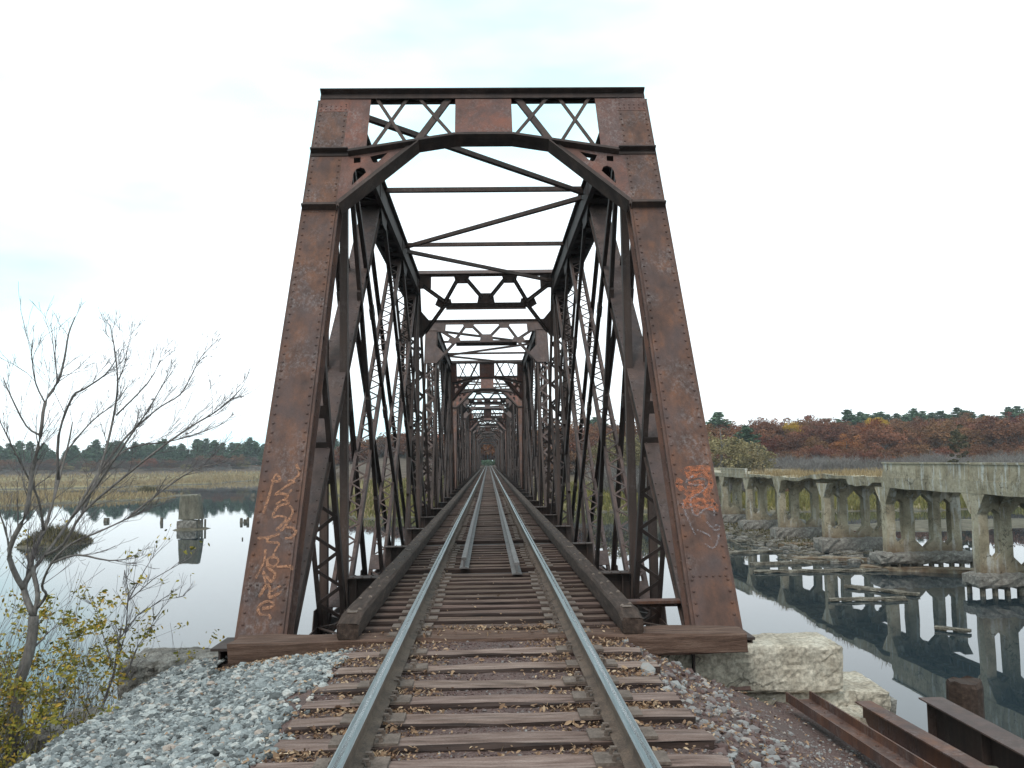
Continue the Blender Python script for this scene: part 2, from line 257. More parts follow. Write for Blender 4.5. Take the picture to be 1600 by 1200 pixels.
SAP = [[[-3.74, 9.0, -0.65], [-3.64, 9.0, -0.35], [-3.6, 9.0, -0.04], [-3.56, 9.1, 0.31], [-3.35, 9.2, 0.51], [-3.04, 9.4, 0.7]], [[-3.64, 9.0, -0.35], [-3.46, 8.8, 0.05], [-3.36, 8.6, 0.44], [-3.36, 8.5, 0.68], [-3.38, 8.5, 0.54]], [[-3.64, 9.0, -0.35], [-3.84, 9.2, -0.02], [-3.95, 9.3, 0.22], [-4.06, 9.4, 0.33]], [[-3.6, 9.0, -0.04], [-3.5, 9.2, 0.16], [-3.35, 9.4, 0.26], [-3.13, 9.5, 0.3]], [[-3.56, 9.1, 0.31], [-3.44, 9.2, 0.6], [-3.39, 9.3, 0.73]], [[-3.53, 9.0, -0.41], [-3.42, 9.0, -0.11], [-3.3, 9.0, 0.07], [-3.24, 9.0, 0.19]]]
# ------------------------------------------------------------------ truss spans (local: y=0 at the near bearing)
P=4.7; XC=2.28; HW=.205; ZL=-.85; ZU=6.98
ND=[P*i for i in range(6)]
PF0=YF0-8.75                                     # local front plane of the near end post
def Lp(i,s=0): return Vector((s*XC,ND[i],ZL))
def Up(i,s=0): return Vector((s*XC,ND[i],ZU))
def lacing(mb,p,q,half,v,step,w=.06,t=.012,u=(1,0,0),m=0,dbl=False):
    p=Vector(p);q=Vector(q);L=(q-p).length;n=max(2,int(L/step));d=(q-p)/L;U=Vector(u)
    V=d.cross(U).normalized()
    for i in range(n):
        a=p+d*(L*i/n); b=p+d*(L*(i+1)/n); sg=1 if i%2 else -1
        mb.bar(a+U*half*sg+V*v,b-U*half*sg+V*v,w,t,u=(U*1),m=m)
        if dbl: mb.bar(a-U*half*sg+V*(v+t*1.3),b+U*half*sg+V*(v+t*1.3),w,t,u=(U*1),m=m)
def channel_pair(mb,p,q,half,depth,m=0,fl=.07,out=1):
    """two channels, webs at +-half, flanges out (out=1) or in (-1)"""
    for sg in(-1,1):
        w0,w1=sorted((sg*half,sg*(half-.014)))
        mb.ob(p,q,(1,0,0),w0,w1,-depth/2,depth/2,m)
        a=sg*half; b_=sg*(half+fl*out); f0,f1=sorted((a,b_))
        if out<0: f0,f1=sorted((sg*(half-.014),sg*(half-.014-fl)))
        for v in(-depth/2,depth/2-.012): mb.ob(p,q,(1,0,0),f0+.0015,f1-.0015,v,v+.012,m)
X1=(1,0,0)
def end_post(s,side,plated):
    """side 0 = near end, 1 = far end"""
    mb=MB()
    if side==0:
        y=lambda z: PF0+YFS*z+.185
        p=Vector((s*XC,y(-.7),-.7)); q=Vector((s*XC,y(7.1),7.1))
    else:
        y=lambda z: 23.5-PF0-YFS*z-.185
        p=Vector((s*XC,y(-.95),-.95)); q=Vector((s*XC,y(7.1),7.1))
    d=(q-p).normalized(); V=d.cross(Vector(X1))      # V points back/down for side 0?
    fs=-1 if V.y>0 else 1                            # front (toward -y) side sign along V
    if side==1: fs=-fs
    out=fs*.16
    # webs
    for sg in(-1,1):
        w0,w1=sorted((sg*HW,sg*(HW-.016))); mb.ob(p,q,X1,w0,w1,-.155,.155,1)
        f0,f1=sorted((sg*(HW+.001),sg*(HW+.05))); 
        for v in(-.154,.142): mb.ob(p,q,X1,f0,f1,v,v+.012,1)
    if plated:
        v0,v1=sorted((out,out+fs*.014)); mb.ob(p,q,X1,-.222,.222,v0,v1,0)
        n=V*fs
        L=(q-p).length; k=int(L/.125)
        for i in range(k+1):
            c=p+d*(L*i/k)
            if c.z<-.1: continue
            for e in(-.188,.188): mb.rivet(c+Vector((e,0,0))+n*.174,n,.0175,0)
        k2=int(L/.24)
        for i in range(k2+1):
            c=p+d*(L*i/k2)
            if c.z<-.1: continue
            for v in(-.11,.11):
                for sg in(-1,1): mb.rivet(c+Vector((sg*HW,0,0))+V*v,(sg,0,0),.016,1)
        for e in(-.17,-.1,-.03,.04,.11,.17): mb.rivet(p+d*((.06+.95)/d.z)+Vector((e,0,0))+n*.174,n,.016,0)
    else:
        lacing(mb,p,q,HW-.02,out,.36,.075,.012)
        for za in(0.0,.86): 
            a=p+(q-p)*za; b=p+(q-p)*(za+.12); v0,v1=sorted((out+fs*.015,out+fs*.028)); mb.ob(a,b,X1,-.22,.22,v0,v1,0)
    lacing(mb,p,q,HW-.02,-out,.42,.06,.012,m=1)
    return mb
def top_chord(s):
    mb=MB(); p=Up(1,s); q=Up(4,s); p.z=q.z=6.97
    p.y+=.17;q.y-=.17
    for sg in(-1,1):
        a,b=sorted((sg*HW,sg*(HW-.016))); mb.box(s*XC+a,s*XC+b,p.y,q.y,6.70,7.235)
        a,b=sorted((sg*(HW+.0015),sg*(HW+.07)));  mb.box(s*XC+a,s*XC+b,p.y,q.y,6.701,6.715)
        mb.box(s*XC+a,s*XC+b,p.y,q.y,7.222,7.234)
    mb.box(s*XC-.29,s*XC+.29,p.y+.02,q.y-.02,7.236,7.25)
    y=p.y+.3
    while y<q.y-.3:
        mb.box(s*XC-HW+.02,s*XC+HW-.02,y,y+.3,6.702,6.712); y+=1.1
    lacing(mb,Vector((s*XC,p.y,6.72)),Vector((s*XC,q.y,6.72)),HW-.02,0,.4,.06,.01)
    for iy,yy in enumerate(ND[1:5]):                     # splice plates on the web
        for sg in(-1,1):
            a,b=sorted((sg*(HW+.002),sg*(HW+.014))); 
            pp=[(-.6,7.2),(-.6,6.72),(-.28,6.42),(.28,6.42),(.6,6.72),(.6,7.2)] if iy in(1,2) else [(.14,7.2),(-.15,6.72),(-.33,6.42),(.2,6.42),(.5,6.72),(.5,7.2)]
            if iy==3: pp=[(-c_,z_) for c_,z_ in pp]
            mb.poly([(yy+c_,z_) for c_,z_ in pp],[],lambda c,z,h,a=a,b=b:(s*XC+a+h,c,z),b-a)
    return mb
def bottom_chord(s):
    mb=MB(); 
    for sg in(-1,1):
        a,b=sorted((sg*HW,sg*(HW-.02))); mb.box(s*XC+a,s*XC+b,.32,23.18,-1.02,-.70)
    for yy in ND[1:-1]:
        for sg in(-1,1):
            a,b=sorted((sg*(HW+.002),sg*(HW+.014)))
            w=.45 if yy in(ND[0],ND[-1]) else .7
            mb.poly([(yy-w*.6,-.45),(yy-w,-1.04),(yy+w,-1.04),(yy+w*.6,-.45)],[],lambda c,z,h,a=a,b=b:(s*XC+a+h,c,z),b-a)
    lacing(mb,Vector((s*XC,.4,-.71)),Vector((s*XC,23.1,-.71)),HW-.02,0,.5,.06,.01)
    return mb
def mem_plated(p,q):
    mb=MB(); channel_pair(mb,p,q,.15,.2,1,.032,1)
    d=(q-p).normalized(); V=d.cross(Vector(X1)); fs=-1 if V.y>0 else 1
    v0,v1=sorted((fs*.105,fs*.118)); mb.ob(p,q,X1,-.182,.182,v0,v1,0)
    L=(q-p).length;k=int(L/.2)
    for i in range(2,k-1):
        c=p+d*(L*i/k)
        for e in(-.155,.155): mb.rivet(c+Vector((e,0,0))+V*fs*.118,V*fs,.014,0)
    lacing(mb,p,q,.14,-fs*.106,.45,.05,.01,m=1)
    return mb
def mem_laced(p,q):
    mb=MB(); channel_pair(mb,p,q,.155,.17,0,.045,-1)
    lacing(mb,p,q,.12,-.09,.2,.032,.009)
    for t in(.05,.95):
        c=p+(q-p)*t; d=(q-p).normalized()
        for v in(-.1,): mb.ob(c-d*.2,c+d*.2,X1,-.145,.145,v-.004,v+.004)
    return mb
def mem_bars(p,q,w=.085,knots=(.33,.55,.78)):
    mb=MB(); d=(q-p).normalized()
    for sg in(-1,1):
        a,b=sorted((sg*HW,sg*(HW-.014))); mb.ob(p,q,X1,a,b,-.055,.055)
        a,b=sorted((sg*(HW-.016),sg*(HW-w))); mb.ob(p,q,X1,a,b,-.056,-.042)
        for t in knots:
            c=p+(q-p)*t; a,b=sorted((sg*(HW+.004),sg*(HW-w*.9))); mb.ob(c-d*.12,c+d*.12,X1,a,b,-.085,.075)
    return mb
def hanger(p,q): 
    mb=MB()
    for sg in(-1,1):
        a,b=sorted((sg*(HW+.0),sg*(HW-.014))); mb.ob(p,q,X1,a,b,-.07,.07)
        a,b=sorted((sg*(HW-.016),sg*(HW-.115))); mb.ob(p,q,X1,a,b,-.068,-.054); mb.ob(p,q,X1,a,b,.054,.068)
    return mb
def sub_strut(p,q):
    mb=MB(); d=(q-p).normalized()
    for sg in(-1,1):
        a,b=sorted((sg*HW,sg*(HW-.013))); mb.ob(p,q,X1,a,b,-.06,.06)
        a,b=sorted((sg*(HW-.015),sg*(HW-.07))); mb.ob(p,q,X1,a,b,-.06,-.048)
    lacing(mb,p,p+(q-p)*.62,HW-.03,-.06,.27,.05,.012)
    lacing(mb,p+(q-p)*.82,p+(q-p)*.93,HW-.03,-.06,.2,.05,.012)
    for t in(.66,.775): 
        c=p+(q-p)*t; mb.ob(c-d*.09,c+d*.09,X1,-HW+.02,HW-.02,-.07,-.058)
    return mb
def floor_beam(y):
    mb=MB(); x=XC-HW-.01
    mb.box(-x,x,y-.006,y+.006,-.80,-.045)
    for z in(-.045,-.80):
        for o in(-.15,): mb.box(-x,x,y-.15,y+.15,z-.006,z+.008)
    for z in(-.18,-.66):
        mb.box(-x,x,y-.02,y-.0065,z-.03,z+.0); mb.box(-x,x,y+.0065,y+.02,z-.03,z)
    k=-x+.08
    while k<x:
        if abs(k)>1.4:
            for o in(-.1,.1): mb.rivet((k,y+o,-.037),(0,0,1),.017)
        k+=.13
    for xx in(-1.62,1.62,-1.95,1.95): mb.box(xx-.01,xx+.01,y-.09,y+.09,-.79,-.06)
    return mb
def stringer(x):
    mb=MB(); mb.box(x-.006,x+.006,0,23.5,-.72,-.24); mb.box(x-.12,x+.12,0,23.5,-.24,-.228); mb.box(x-.12,x+.12,0,23.5,-.735,-.722); return mb
def bottom_bracing():
    mb=MB()
    for i in range(5):
        mb.bar((-XC+.2,ND[i],-.93),(XC-.2,ND[i+1],-.93),.1,.02,u=(0,0,1)); mb.bar((XC-.2,ND[i],-.90),(-XC+.2,ND[i+1],-.90),.1,.02,u=(0,0,1))
    return mb
def lateral():
    mb=MB(); x=XC-HW-.05; z=7.2
    def ang(p,q):
        p=Vector(p);q=Vector(q); mb.bar(p,q,.012,.1,u=(q-p).cross(Vector((0,0,1)))); 
        mb.bar(p+Vector((0,0,-.045)),q+Vector((0,0,-.045)),.1,.012,u=(q-p).cross(Vector((0,0,1))))
    for i in(2,3): ang((-x,ND[i],z),(x,ND[i],z))
    zz=z-.11
    ang((-x,ND[1]+.3,zz),(x,ND[2]-.1,zz)); ang((x,ND[2]+.25,zz),(-x,ND[3]-.25,zz)); ang((-x,ND[3]+.25,zz),(x,ND[4]-.4,zz))
    return mb
def portal_x(parent):
    """latticed portal in the plane of the near end posts"""
    n=Vector((0,YFS,-1)).cross(Vector((1,0,0))); n=Vector((0,-1,YFS)).normalized()   # towards the camera, up
    F=lambda x,z,h=0: Vector((x,PF0+YFS*z,z))+n*(h+.0)
    def plate(mb,pts,h0,h1,m=0,holes=[]): mb.poly(pts,holes,lambda a,b,h:F(a,b,h0+h),h1-h0,m)
    def strip(mb,a,b,w,h0,h1,m=0):
        a=Vector(a);b=Vector(b);d=(b-a).normalized();s=Vector((-d.y,d.x))*w/2
        plate(mb,[tuple(a-s),tuple(b-s),tuple(b+s),tuple(a+s)],h0,h1,m)
    t=MB()                                             # upper strut: angle with its flange towards the camera
    plate(t,[(-2.5,7.185),(2.5,7.185),(2.5,7.274),(-2.5,7.274)],.021,.035)
    plate(t,[(-2.5,7.275),(2.5,7.275),(2.5,7.293),(-2.5,7.293)],-.10,.13)
    plate(t,[(-2.45,7.2),(2.45,7.2),(2.45,7.272),(-2.45,7.272)],-.098,-.088)
    t.build('top_strut',M['shaded'],parent)
    low=[(-2.515,6.12),(-1.97,6.12),(-1.12,6.29),(-.42,6.43),(.42,6.43),(1.12,6.29),(1.97,6.12),(2.515,6.12)]
    b=MB()
    for i in range(7):
        if i in(0,6): 
            strip(b,low[i],low[i+1],.13,.018,.032); strip(b,low[i],low[i+1],.02,.034,.12)
        else:
            strip(b,low[i],low[i+1],.13,.018,.032); strip(b,(low[i][0],low[i][1]-.06),(low[i+1][0],low[i+1][1]-.06),.02,.034,.12)
            strip(b,(low[i][0],low[i][1]-.055),(low[i+1][0],low[i+1][1]-.055),.025,-.12,.0178)
    b.build('curved_bottom_strut',M['shaded'],parent)
    for s in(-1,1):
        k=MB(); 
        pts=[(s*1.0,6.27),(s*2.04,5.16),(s*2.515,5.16)]
        for i in(0,1):
            strip(k,pts[i],pts[i+1],.10 if i else .115,.036,.05)
            o=-.05
            strip(k,(pts[i][0]-s*(.04 if i==0 else .0),pts[i][1]+o*(.7 if i==0 else 1)),(pts[i+1][0]-s*(.04 if i==0 else 0),pts[i+1][1]+o*(.7 if i==0 else 1)),.02,-.10,.13)
        k.build('knee_brace',M['dark'],parent)
        g=MB()
        plate(g,[(s*1.725,6.18),(s*1.725,7.235),(s*2.06,7.235),(s*2.06,6.16)],.002,.014)
        outer=[(s*2.09,6.1),(s*2.09,5.2),(s*2.03,5.18),(s*1.05,6.24),(s*1.2,6.22),(s*1.97,6.08)]
        arch=[(s*1.875,5.53),(s*1.87,5.75),(s*1.84,5.82),(s*1.78,5.855),(s*1.72,5.83),(s*1.69,5.76)]
        rect=[(s*1.88,5.93),(s*1.89,6.035),(s*1.79,6.04),(s*1.785,5.945)]
        tri=[(s*1.655,6.055),(s*1.40,6.125),(s*1.53,5.96),(s*1.575,5.935),(s*1.61,5.95)]
        plate(g,outer,.002,.014,0,[arch,rect,tri])
        plate(g,[(s*2.05,6.93),(s*2.5,6.93),(s*2.5,7.235),(s*2.05,7.235)],.006,.02)
        for i in range(6):
            for zz in(6.975,7.04): g.rivet(F(s*(2.09+.075*i),zz,.02),n,.014)
        g.build('gusset_plate',M['rustred'],parent)
        l=MB()
        strip(l,(s*1.65,7.24),(s*1.17,6.37),.05,-.012,-.0); strip(l,(s*1.17,7.24),(s*1.67,6.2),.055,-.026,-.014)
        strip(l,(s*1.0,7.24),(s*.48,6.48),.05,-.012,0); strip(l,(s*.53,7.24),(s*1.0,6.36),.10,-.026,-.014)
        strip(l,(s*.49,7.24),(s*.96,6.36),.012,-.07,-.028)
        l.build('lattice_bars',M['dark'],parent)
    c=MB(); plate(c,[(-.43,6.44),(.43,6.44),(.43,7.24),(-.43,7.24)],.003,.015); c.build('centre_plate',M['rustred'],parent)
def portal_hex(parent):
    n=Vector((0,1,YFS)).normalized()
    F=lambda x,z,h=0: Vector((x,23.5-PF0-YFS*z,z))+n*h
    def plate(mb,pts,h0,h1): mb.poly(pts,[],lambda a,b,h:F(a,b,h0+h),h1-h0)
    def strip(mb,a,b,w,h0,h1):
        a=Vector(a);b=Vector(b);d=(b-a).normalized();s=Vector((-d.y,d.x))*w/2
        plate(mb,[tuple(a-s),tuple(b-s),tuple(b+s),tuple(a+s)],h0,h1)
    t=MB(); plate(t,[(-2.5,7.3),(2.5,7.3),(2.5,7.42),(-2.5,7.42)],0,.014); plate(t,[(-2.5,7.42),(2.5,7.42),(2.5,7.438),(-2.5,7.438)],-.14,.14)
    t.build('top_strut',M['pink'],parent)
    b=MB(); plate(b,[(-1.25,6.42),(1.25,6.42),(1.25,6.56),(-1.25,6.56)],0,.014); plate(b,[(-1.25,6.405),(1.25,6.405),(1.25,6.42),(-1.25,6.42)],-.12,.12)
    b.build('bottom_strut',M['shaded'],parent)
    for s in(-1,1):
        for a,c in(((1.3,6.56),(.85,7.25)),((.62,7.25),(.12,6.7)),((1.3,6.6),(1.95,7.05)),((1.3,6.48),(1.95,5.7))):
            w=MB(); strip(w,(s*a[0],a[1]),(s*c[0],c[1]),.12,.016,.03); strip(w,(s*a[0],a[1]),(s*c[0],c[1]),.02,-.07,-.002)
            w.build('web_bar',M['shaded'],parent)
    def gp(pts,h0,h1):
        g=MB(); plate(g,pts,h0,h1); g.build('gusset_plate',M['pink'],parent)
    for s in(-1,1):
        gp([(s*.5,7.3),(s*.98,7.3),(s*.92,7.1),(s*.58,7.1)],.032,.044)
        gp([(s*1.5,6.7),(s*1.1,6.66),(s*1.05,6.42),(s*1.42,6.4),(s*1.6,6.5)],.032,.044)
        gp([(s*1.68,7.3),(s*2.07,7.3),(s*2.07,6.96),(s*1.7,6.96)],.032,.044)
        gp([(s*2.5,7.28),(s*2.0,7.28),(s*2.0,7.0),(s*2.5,7.0)],.045,.06)
        gp([(s*2.5,6.3),(s*2.03,6.3),(s*1.72,5.95),(s*2.03,5.55),(s*2.5,5.55)],.045,.06)
    gp([(-.3,6.42),(.3,6.42),(.22,6.82),(-.22,6.82)],.032,.044)
SPAN_L=23.7
def make_span():
    r=empty('truss_span',(0,8.75,0))
    for s in(-1,1):
        a=end_post(s,0,True).build('end_post',[M['rust'],M['rustdk']],r)
        b=end_post(s,1,False).build('end_post',[M['pink'],M['dark']],r)
        top_chord(s).build('top_chord',M['shaded'],r)
        bottom_chord(s).build('bottom_chord',M['dark'],r)
        L=lambda i:Lp(i,s)
        U=lambda i:Up(i,s)
        mem_plated(L(0)+Vector((0,.5,.1)),U(2)+Vector((0,.05,0))).build('diagonal',[M['pink'],M['dark']],r)
        mem_laced(U(3),L(5)-Vector((0,.5,-.1))).build('diagonal',M['dark'],r)
        mem_laced(L(1),U(3)).build('diagonal',M['pink'],r)
        mem_laced(L(2),U(4)).build('diagonal',M['pink'],r)
        for p,q in((U(1),L(2)),(U(1),L(3)),(U(2),L(4)),(U(4),L(3))): mem_bars(p,q).build('tie_bars',M['shaded'],r)
        for i in(1,4): hanger(Lp(i,s)-Vector((0,0,.2)),Up(i,s)).build('hanger',M['dark'],r)
        sub_strut(L(1),Vector((s*XC,PF0+.3+YFS*3.25,3.25))).build('sub_strut',M['shaded'],r)
        sub_strut(L(4),Vector((s*XC,23.5-PF0-.3-YFS*3.25,3.25))).build('sub_strut',M['shaded'],r)
        stringer(s*.9).build('stringer',M['shaded'],r)
    for i in range(6): floor_beam(ND[i]+(0.12 if i==0 else -.12 if i==5 else 0)).build('floor_beam',M['dark'],r)
    bottom_bracing().build('bottom_bracing',M['shaded'],r)
    lateral().build('top_bracing',M['dark'],r)
    portal_x(r); portal_hex(r)
    return r
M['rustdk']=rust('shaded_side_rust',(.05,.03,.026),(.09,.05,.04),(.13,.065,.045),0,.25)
M['rustdk'].name='shaded_web_rust'  # duller copy of the post rust, side shade put into the colour
ORD=['first','second','third','fourth','fifth','sixth','seventh','eighth','ninth','tenth','eleventh']
span=make_span()
NS=11
for k in range(NS):
    o=span if k==0 else copy_tree(span)
    if k%2: o.location=(0,8.75+SPAN_L*k+23.5,0); o.rotation_euler.z=math.pi
    else: o.location=(0,8.75+SPAN_L*k,0)
    desc='rusty riveted truss span with graffiti on both sloping end posts, nearest the open track' if k==0 else \
        f'{ORD[k]} rusty truss span of the bridge counted from the open track'
    if k==NS-1: desc='last rusty truss span of the bridge, by the red trees at its far end'
    tag(o,desc,'bridge span','truss spans of the railway bridge')
# graffiti: sprayed on the front cover plates, so parts of the first span
def graf(name,strokes,w,mat,lift=.0):
    n=Vector((0,-1,YFS)).normalized(); mb=MB()
    off=.185*0
    for si,st in enumerate(strokes):
        pts=[]
        for i in range(len(st)-1):
            for k in range(4):
                t=k/4; a=st[max(i-1,0)];b=st[i];c=st[i+1];d=st[min(i+2,len(st)-1)]
                pts.append(tuple(.5*((2*b[j])+(-a[j]+c[j])*t+(2*a[j]-5*b[j]+4*c[j]-d[j])*t*t+(-a[j]+3*b[j]-3*c[j]+d[j])*t**3) for j in(0,1)))
        pts.append(tuple(st[-1]))
        V=[]
        for i,p in enumerate(pts):
            a=Vector(pts[max(i-1,0)]);b=Vector(pts[min(i+1,len(pts)-1)]);d=b-a
            d=d.normalized() if d.length>1e-6 else Vector((1,0)); s=Vector((-d.y,d.x))*w*(.5+.1*math.sin(i*.37+si))
            for q in(Vector(p)-s,Vector(p)+s):
                V.append(Vector((q.x,PF0+YFS*q.y,q.y))+n*(GL0+lift+.0006*si))
        mb.add(V,[(2*i,2*i+1,2*i+3,2*i+2) for i in range(len(pts)-1)])
    return mb.build(name,mat,span)
GL0=None
GL0=.019
g=graf('orange_graffiti',GL,.026,M['gr1'])
g=graf('orange_graffiti_patch',GO,.06,M['gr2']); g=graf('pale_graffiti_scribble',GW,.02,M['gr3'],.012)

# ------------------------------------------------------------------ timber
def wood(lx,wy,hz,seed,j=.006,seg=14,ch=.012,side=False):
    """weathered beam along x centred on x=0, y 0..wy, top at z=0: chamfered, warped, split ends"""
    rn=random.Random(seed); mb=MB(); rings=[]
    prof=[(0,ch),(ch,0),(wy*.33,0),(wy*.66,0),(wy-ch,0),(wy,ch),(wy,hz-ch),(wy-ch,hz),(ch,hz),(0,hz-ch)]
    ph=[rn.uniform(0,6) for _ in range(8)]
    for i in range(seg+1):
        x=-lx/2+lx*i/seg
        e=1 if i in(0,seg) else 0
        r=[]
        for k,(a,b) in enumerate(prof):
            wob=j*math.sin(x*2.3+ph[k%8])+rn.uniform(-j,j)*.7
            up=j*.8*math.sin(x*3.1+ph[(k+3)%8])+rn.uniform(-j,j)*.4
            r.append((x+rn.uniform(-.012,.012)*e,a+wob,-b+up-(.006 if e and b<ch else 0)))
        rings.append(r)
    n=len(prof); vs=[p for r in rings for p in r]
    fs=[(i*n+k,(i+1)*n+k,(i+1)*n+(k+1)%n,i*n+(k+1)%n) for i in range(seg) for k in range(n)]
    fs+=[tuple(range(n)),tuple(seg*n+k for k in range(n))[::-1]]
    mb.add(vs,fs)
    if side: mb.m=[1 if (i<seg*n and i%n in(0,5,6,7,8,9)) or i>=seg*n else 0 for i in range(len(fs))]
    return mb
def plate_mesh(sp=True):
    mb=MB(); mb.box(-.2,.2,.015,.205,.001,.018)
    mb.box(-.078,.078,.016,.204,.0182,.02)
    for x in(-.1,.1):
        for y in(.05,.17):
            if (x<0)==(y<.1) or sp:
                mb.box(x-.012,x+.012,y-.012,y+.012,.016,.045); mb.box(min(x,x*.72)-.004,max(x,x*.72)+.004,y-.016,y+.016,.045,.056)
    return mb.mesh('tie_plate',M['plate'])
PM=plate_mesh()
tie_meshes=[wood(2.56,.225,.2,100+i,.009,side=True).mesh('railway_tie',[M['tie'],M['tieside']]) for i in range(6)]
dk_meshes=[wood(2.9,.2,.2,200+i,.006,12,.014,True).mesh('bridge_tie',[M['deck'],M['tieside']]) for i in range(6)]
fronts=[3.05,3.52,3.98,4.42,4.90,5.34,5.80,6.21,6.70,7.24,7.80]
nt_=len(fronts)
cnt=['nearest','second','third','fourth','fifth','sixth','seventh','eighth','ninth','tenth','eleventh']
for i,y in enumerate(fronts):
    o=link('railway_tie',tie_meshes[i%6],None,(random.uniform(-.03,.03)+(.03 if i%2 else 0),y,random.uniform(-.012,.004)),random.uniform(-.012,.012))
    k=nt_-1-i
    tag(o,'weathered wooden tie bedded in leaf-strewn gravel, '+('first one before the bench timber' if k==0 else f'{cnt[k]} one out from the bench timber'),'railway tie','wooden ties of the open track')
    for s in(-1,1):
        p=link('tie_plate',PM,o,(s*.755,0.01,0))
y=9.02; i=0; yend=8.75+SPAN_L*NS
nodes=[8.75+SPAN_L*k+n for k in range(NS) for n in ND]
bt=[]
while y<yend:
    c=y+.12
    if all(abs(c-n)>.27 for n in nodes[1:]): bt.append(y)
    y+=.40
bt_things=bt[:290]; rest=bt[290:]
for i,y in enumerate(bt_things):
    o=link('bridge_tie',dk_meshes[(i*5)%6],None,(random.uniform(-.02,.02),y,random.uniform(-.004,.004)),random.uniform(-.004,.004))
    tag(o,'brown wooden bridge tie among the closely set deck ties','bridge tie','deck ties under the rails on the bridge')
    if i<70:
        for s in(-1,1): link('tie_plate',PM,o,(s*.755,.015,0))
mb=MB()
for y in rest: mb.box(-1.45,1.45,y,y+.235,-.2,0)
tag(mb.build('distant_bridge_ties',M['deck']),'far run of deck ties vanishing towards the red trees','bridge ties',kind='stuff')
o=wood(4.80,.40,.19,5,.012,26,.02).build('bench_timber',M['bench']); o.location=(-.01,8.48,0)
tag(o,'long heavy bench timber laid across in front of the posts','timber')
for s in(-1,1): link('tie_plate',PM,o,(s*.755,.1,0))
# guard timbers, chamfered outer ends at the near one
def guard(first,seed):
    mb=wood(6.0,.2,.2,seed,.005,18,.022)
    # turn so that it runs along y from 0
    mb.v=[(v[1]-.1,v[0]+3.0,v[2]+.2) for v in mb.v]
    if first: mb.v=[(v[0],v[1]+(.06*(v[2]-.1) if v[1]<.1 else 0),v[2]-(.045 if v[1]<.05 and v[2]>.12 else 0)) for v in mb.v]
    return mb
gm=[guard(i==0,300+i).mesh('guard_timber',M['timber']) for i in range(4)]
bolts=MB()
for k in range(7):
    yy=.35+k*.8
    for dx in(-.04,.05):
        bolts.rivet((dx,yy+(.1 if dx>0 else 0),.203),(0,0,1),.022)
bolts.box(-.045,.045,.28,.36,.2015,.209)
bm=bolts.mesh('bolts',M['plate'])
nseg=int((yend-8.5)/6)+1
for s in(-1,1):
    for k in range(nseg):
        o=link('guard_timber',gm[0] if k==0 else gm[1+k%3],None,(s*1.32,8.5+6.005*k,.003))
        if k==0: tag(o,'near guard timber with worn square end, '+('beside the graffiti-lettered post' if s<0 else 'beside the post sprayed solid orange'),'guard timber','guard timbers along both edges of the deck')
        else: tag(o,'long grey guard timber bolted along the deck edge, further in on the bridge','guard timber','guard timbers along both edges of the deck')
        if k<6: link('bolts',bm,o)
# rails
def rail(name,x,y0,y1,mats,top=True):
    prof=[(-.07,0),(.07,0),(.07,.010),(.015,.028),(.009,.05),(.009,.118),(.036,.132),(.037,.160),(.026,.168),(.012,.169),(-.008,.169),(-.026,.168),(-.037,.160),(-.036,.132),(-.009,.118),(-.009,.05),(-.015,.028),(-.07,.010)]
    ys=[y0]; 
    while ys[-1]<y1: ys.append(min(y1,ys[-1]+(1.0 if ys[-1]<40 else 12)))
    n=len(prof); mb=MB(); vs=[]
    for yy in ys: vs+= [(x+a+.004*math.sin(yy*.21),yy,b+.02) for a,b in prof]
    mb.v=vs
    for i in range(len(ys)-1):
        for k in range(n):
            mb.f.append((i*n+k,(i+1)*n+k,(i+1)*n+(k+1)%n,i*n+(k+1)%n)); mb.m.append((2 if k==9 else 1) if 7<=k<=11 else 0); mb.a.append(0)
    mb.f.append(tuple(range(n))); mb.m.append(0); mb.a.append(0)
    return mb.build(name,mats)
for s in(-1,1):
    o=rail('running_rail',s*.755,-1.5,yend+9,[M['railside'],M['shine'],M['shine2']])
    tag(o,'polished steel running rail on the side of the '+('graffiti-lettered post' if s<0 else 'post sprayed solid orange'),'rail','running rails')
    o=rail('guard_rail',s*.385,13.7 if s<0 else 12.9,yend+2,[M['guardsteel'],M['guardsteel'],M['guardsteel']])
    tag(o,'dull inner guard rail on the deck, '+('its blunt end set further back' if s<0 else 'its blunt end coming nearer'),'rail','inner guard rails')
# spikes and small nails scattered on near ties
mb=MB(); 
for y in bt[:60]:
    for x in(-1.0,-.2,.25,1.05):
        if random.random()<.5: mb.rivet((x+random.uniform(-.08,.08),y+random.uniform(.06,.18),.0),(0,0,1),.012)
tag(mb.build('tie_nails',M['plate']),'scattered nail heads in the deck ties','nails',kind='stuff')

